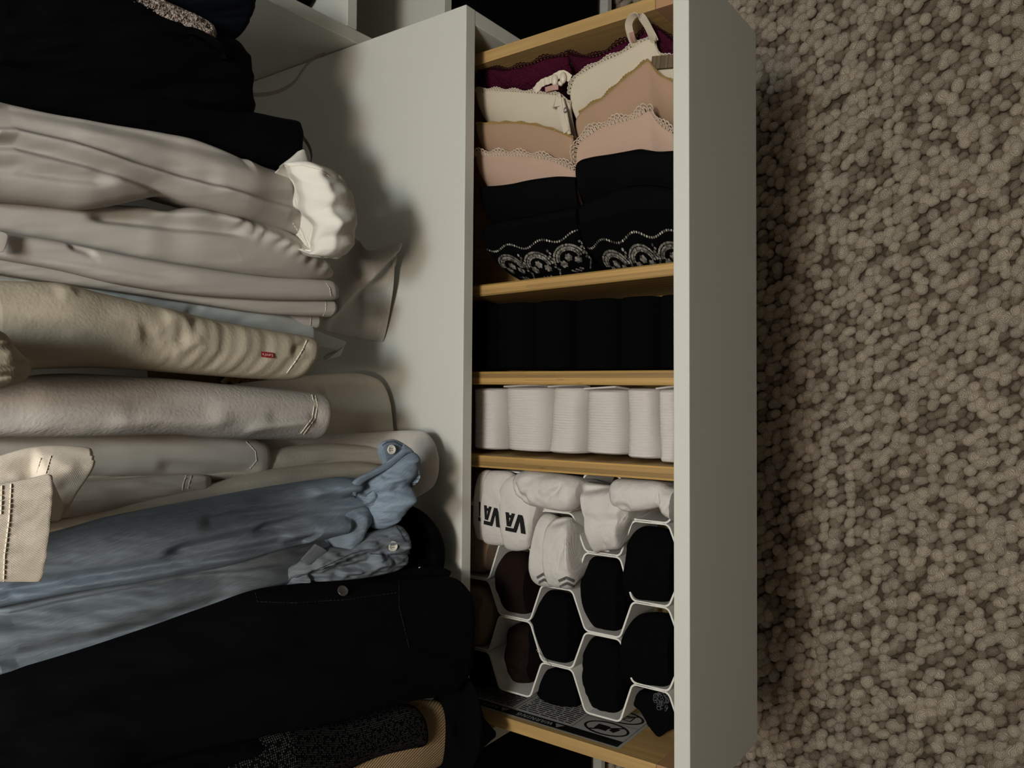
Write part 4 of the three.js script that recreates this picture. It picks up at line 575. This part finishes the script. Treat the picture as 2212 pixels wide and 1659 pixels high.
lump('black_underwear', 'black ribbed underwear with beaded edge in a central cell', 'underwear', M.sockBlack, { d: YC - .026, bulge: .022, rows: [[1152, 1340, 1156, 1372], [1168, 1296, 1164, 1408], [1185, 1276, 1184, 1430], [1212, 1278, 1210, 1438], [1240, 1300, 1236, 1436], [1254, 1350, 1252, 1390]], wr: .0015 });
lump('black_underwear', 'rounded black underwear bulging out beside the warning label', 'underwear', M.sockBlack, { d: YC - .024, bulge: .016, rows: [[1160, 1466, 1160, 1495], [1172, 1450, 1170, 1508], [1196, 1444, 1194, 1520], [1222, 1448, 1220, 1525], [1244, 1456, 1244, 1526], [1252, 1475, 1252, 1524]] });
lump('black_underwear', 'black folded underwear under the hanging white sock', 'underwear', M.sockBlack, { d: below, bulge: .02, rows: [[1262, 1246, 1268, 1290], [1276, 1206, 1276, 1330], [1298, 1203, 1296, 1358], [1322, 1208, 1320, 1369], [1342, 1226, 1342, 1362], [1354, 1260, 1356, 1300]] });
lump('black_underwear', 'black underwear with elastic folds in the lowest full cell', 'underwear', M.sockBlack, { d: below, bulge: .02, wr: .003, rows: [[1266, 1424, 1272, 1460], [1280, 1378, 1284, 1520], [1305, 1378, 1300, 1546], [1326, 1384, 1328, 1548], [1345, 1400, 1344, 1530], [1358, 1430, 1358, 1478]] });
lump('black_underwear', 'large black underwear against the drawer front, uppermost of three', 'underwear', M.sockBlack, { d: YC - .02, bulge: .02, wr: .003, rows: [[1362, 1215, 1360, 1285], [1368, 1160, 1370, 1300], [1388, 1138, 1392, 1304], [1420, 1138, 1420, 1302], [1450, 1146, 1446, 1298], [1466, 1170, 1460, 1288]] });
lump('black_underwear', 'large black underwear against the drawer front, middle of three', 'underwear', M.sockBlack, { d: YC - .018, bulge: .022, wr: .003, rows: [[1350, 1395, 1350, 1440], [1358, 1360, 1362, 1470], [1378, 1330, 1384, 1482], [1410, 1322, 1414, 1484], [1446, 1326, 1440, 1482], [1462, 1346, 1460, 1470]] });
{ const b = lump('lace_underwear', 'black underwear with a shiny lace bow against the drawer front', 'underwear', M.sockBlack, { d: YC - .03, bulge: .014, wr: .003, rows: [[1366, 1500, 1366, 1518], [1374, 1492, 1384, 1536], [1396, 1494, 1404, 1566], [1420, 1496, 1424, 1590], [1446, 1498, 1442, 1580], [1462, 1506, 1460, 1572]] });
  const gs = []; for (let k = 0; k < 34; k++) { const p = b.cl.near(1414 + 30 * hash(k, 1, 5), 1496 + 36 * hash(k, 2, 6), .001), g = new THREE.TorusGeometry(.0016 + .001 * hash(k, 3, 7), .0004, 4, 9); g.rotateX(hash(k, 4, 4) * 3); g.rotateY(hash(k, 5, 4) * 3); g.translate(p.x, p.y, p.z); gs.push(g); } mesh('lace_trim', mergeGeometries(gs), new THREE.MeshStandardMaterial({ color: '#56565a', roughness: .35 }), b.G); }
{ // bead edge on the central black piece
  const gs = []; for (let k = 0; k < 16; k++) { const t = k / 15, x = lerp(1160, 1190, t), y = lerp(1404, 1437, Math.pow(t, .8)), p = atY(x, y, YC + .002), g = new THREE.SphereGeometry(.0007, 6, 5); g.translate(p.x, p.y, p.z); gs.push(g); } const o = scene.children.find(c => c.userData.label === 'black ribbed underwear with beaded edge in a central cell'); mesh('bead_edge', mergeGeometries(gs), M.laceCream, o); }
// lettered white socks
{ // the wordmark as knitted: V with its long bar over the A, built as thin raised shapes (letter space 0..250)
  const glyphs = [[[[2, 10], [62, 10], [100, 236], [60, 236], [40, 190]], []], [[[108, 44], [120, 4], [254, 4], [254, 50], [156, 50], [112, 236], [68, 236], [84, 160]], []], [[[148, 236], [190, 64], [240, 64], [268, 236], [224, 236], [219, 210], [197, 210], [190, 236]], [[203, 174], [211, 118], [217, 174]]]];
  const socks = [['white socks with black letters, the piece showing both letters clearly', [[1092, 1034, 1098, 1184], [1100, 1028, 1104, 1188], [1116, 1026, 1120, 1190], [1136, 1032, 1138, 1187], [1156, 1050, 1148, 1178], [1166, 1085, 1154, 1150]], [1139, 1156, 1095, 1113, 250]], ['white socks with black letters, the middle one of the bundle', [[1059, 1018, 1052, 1172], [1066, 1016, 1060, 1176], [1082, 1016, 1078, 1178], [1100, 1018, 1096, 1178], [1112, 1024, 1108, 1172]], [1083, 1142, 1048, 1098, 250]], ['white socks with black letters, the narrow one at the shaded end of the bundle', [[1042, 1020, 1036, 1162], [1047, 1016, 1040, 1166], [1056, 1015, 1050, 1168], [1066, 1017, 1060, 1166]], [1056, 1134, 1036, 1090, 250]]];
  socks.forEach(([label, rows, lg], i) => {
    const s = lump('lettered_sock', label, 'socks', M.sockWhite, { d: YC + .012 - i * .002, bulge: .016, back: .05, refW: .09, rows, wr: .001, seed: i + 3, nU: 60, nV: 50, group: 'lettered white socks' }); delete s.G.userData.group;
    const [xr, yb, xl, yt] = lg, gs = [];
    for (const [outer, inner] of glyphs) { const sh = new THREE.Shape(outer.map(p => new THREE.Vector2(...p))); if (inner.length) sh.holes.push(new THREE.Path(inner.map(p => new THREE.Vector2(...p))));
      const g = new TessellateModifier(14, 6).modify(new THREE.ShapeGeometry(sh)), p = g.attributes.position; g.deleteAttribute('uv');
      for (let k = 0; k < p.count; k++) { const a = p.getX(k) / 250, b = p.getY(k) / 250, q = s.cl.near(lerp(xr, xl, a) - 3 * (1 - b), lerp(yb, yt, b) - 9 * a, .0009); p.setXYZ(k, q.x, q.y, q.z); } g.computeVertexNormals(); gs.push(g); }
    mesh('knitted_letters', mergeGeometries(gs), M.letters, s.G);
  });
}
lump('white_sock', 'crumpled white socks tucked against the bamboo divider next to the lettered socks', 'socks', M.sockWhite, { d: YC + .014, bulge: .03, refW: .05, rows: [[1113, 1036, 1116, 1060], [1126, 1020, 1132, 1076], [1150, 1014, 1152, 1090], [1176, 1018, 1176, 1096], [1204, 1022, 1204, 1101], [1232, 1026, 1234, 1104], [1250, 1032, 1250, 1096], [1260, 1040, 1258, 1080]], wr: .003, folds: [[[[1130, 1040], [1142, 1062], [1165, 1076]], -.008, 6, 6, 6], [[[1186, 1020], [1192, 1045], [1190, 1060]], -.006, 20, 20, 3], [[[1200, 1075], [1220, 1060], [1236, 1040]], -.005, 6, 6, 8]] });
{ const s = lump('grey_toe_sock', 'upright white socks with grey chevron toes in a honeycomb cell', 'socks', M.sockWhite, { d: YC + .004, bulge: .02, refW: .05, rows: [[1177, 1112, 1157, 1246], [1180, 1109, 1160, 1256], [1188, 1109, 1170, 1264], [1196, 1112, 1186, 1267], [1201, 1118, 1197, 1267], [1206, 1120, 1203, 1267]], wr: .001, part: 'sock' });
  const b = piece(s.G, 'sock', M.sockWhite, { mode: 'y', d: YC + .007, bulge: .024, back: .06, refW: .05, shrink: .75, nU: 50, nV: 40, wr: .001, wx: 14, wy: 14, seed: 7, rows: [[1196, 1126, 1200, 1266], [1200, 1122, 1208, 1268], [1214, 1117, 1222, 1270], [1230, 1118, 1236, 1271], [1240, 1130, 1248, 1255], [1246, 1150, 1252, 1230]], folds: [[[[1205, 1130], [1225, 1124], [1238, 1120]], -.006, 4, 4, 5], [[[1226, 1200], [1236, 1180], [1244, 1165]], -.004, 14, 14, 4]] });
  const grey = cloth('#6d6c6a', { bumpMap: fuzzB, bumpScale: .0008 });
  const chev = (cl, x0, x1, y, amp) => { const pts = []; for (let k = 0; k <= 12; k++) { const t = k / 12, x = lerp(x0, x1, t), yy = y + amp * (1 - 2 * Math.abs(t - .5) * -1 * -1 - 1 + 2 * Math.abs(t - .5)) + amp * 2 * Math.abs(t - .5) * .9; pts.push(cl.near(x, yy, .0008)); } return ribbonG(pts, .0034, V(1, .2, .1), 24, .0008); };
  mesh('toe_chevron', mergeGeometries([chev(s.cl, 1160, 1188, 1240, 9), chev(s.cl, 1162, 1190, 1252, 8)]), grey, s.G); mesh('toe_chevron', mergeGeometries([chev(b, 1207, 1240, 1248, 8), chev(b, 1209, 1241, 1260, 7)]), grey, s.G); }
lump('white_sock', 'white sock hanging down into a honeycomb cell with its cuff turned open', 'socks', M.sockWhite, { d: YC + .01, bulge: .022, refW: .05, rows: [[1259, 1050, 1262, 1066], [1266, 1040, 1276, 1090], [1276, 1042, 1290, 1186], [1298, 1046, 1303, 1189], [1320, 1050, 1322, 1187], [1342, 1052, 1344, 1182], [1362, 1060, 1350, 1150], [1372, 1075, 1364, 1120]], wr: .0016, folds: [[[[1260, 1058], [1285, 1057], [1325, 1052]], -.01, 6, 4, 5, 1], [[[1275, 1112], [1310, 1124], [1360, 1118]], -.005, 8, 5, 8, 1], [[[1316, 1150], [1320, 1175], [1322, 1190]], -.005, 9, 9, 3, 1]] });
lump('white_sock', 'plump white sock with ribbed cuff at the drawer front end of the organizer', 'socks', M.sockWhite, { d: YC + .02, bulge: .03, refW: .05, rows: [[1324, 1052, 1326, 1080], [1332, 1036, 1336, 1094], [1352, 1034, 1356, 1104], [1384, 1036, 1384, 1104], [1412, 1038, 1410, 1100], [1432, 1042, 1430, 1096], [1446, 1050, 1440, 1112], [1466, 1056, 1460, 1124]], wr: .0014, folds: [[[[1336, 1098], [1356, 1088], [1376, 1096]], -.004, 6, 8, 6], [[[1430, 1050], [1434, 1080], [1438, 1100]], -.005, 10, 10, 3]], fn: (x, y) => x > 1428 && y > 1080 ? .001 * Math.sin((x + y * .6) / 1.9) : 0 });

// ------------------------------------------------------------------ ceiling lamp above the viewer
{ const G = thing('ceiling_lamp', 'flush ceiling lamp with one warm and one cool bulb over the open drawer', 'lamp', null, V(.045, 2.44, -.055));
  const can = new THREE.CylinderGeometry(.15, .14, .035, 40); can.translate(0, -.0175, 0); mesh('canopy', can, M.metal, G);
  for (const b of BULBS) { const l = V(...b.p).sub(G.position); const so = new THREE.CylinderGeometry(.016, .018, .06, 20); so.translate(l.x, -.06, l.z); mesh('socket', so, M.white, G);
    const bu = mesh('bulb', new THREE.SphereGeometry(.045, 28, 18), new THREE.MeshStandardMaterial({ color: '#ffffff', emissive: b.c, emissiveIntensity: 4 }), G); bu.position.copy(l);
    const L = new THREE.PointLight(b.c, b.i, 0, 2); L.position.copy(l); L.castShadow = true; L.shadow.radius = b.r; L.shadow.mapSize.set(2048, 2048); L.shadow.bias = -.0005; G.add(L); } }

renderer.render(scene, camera);
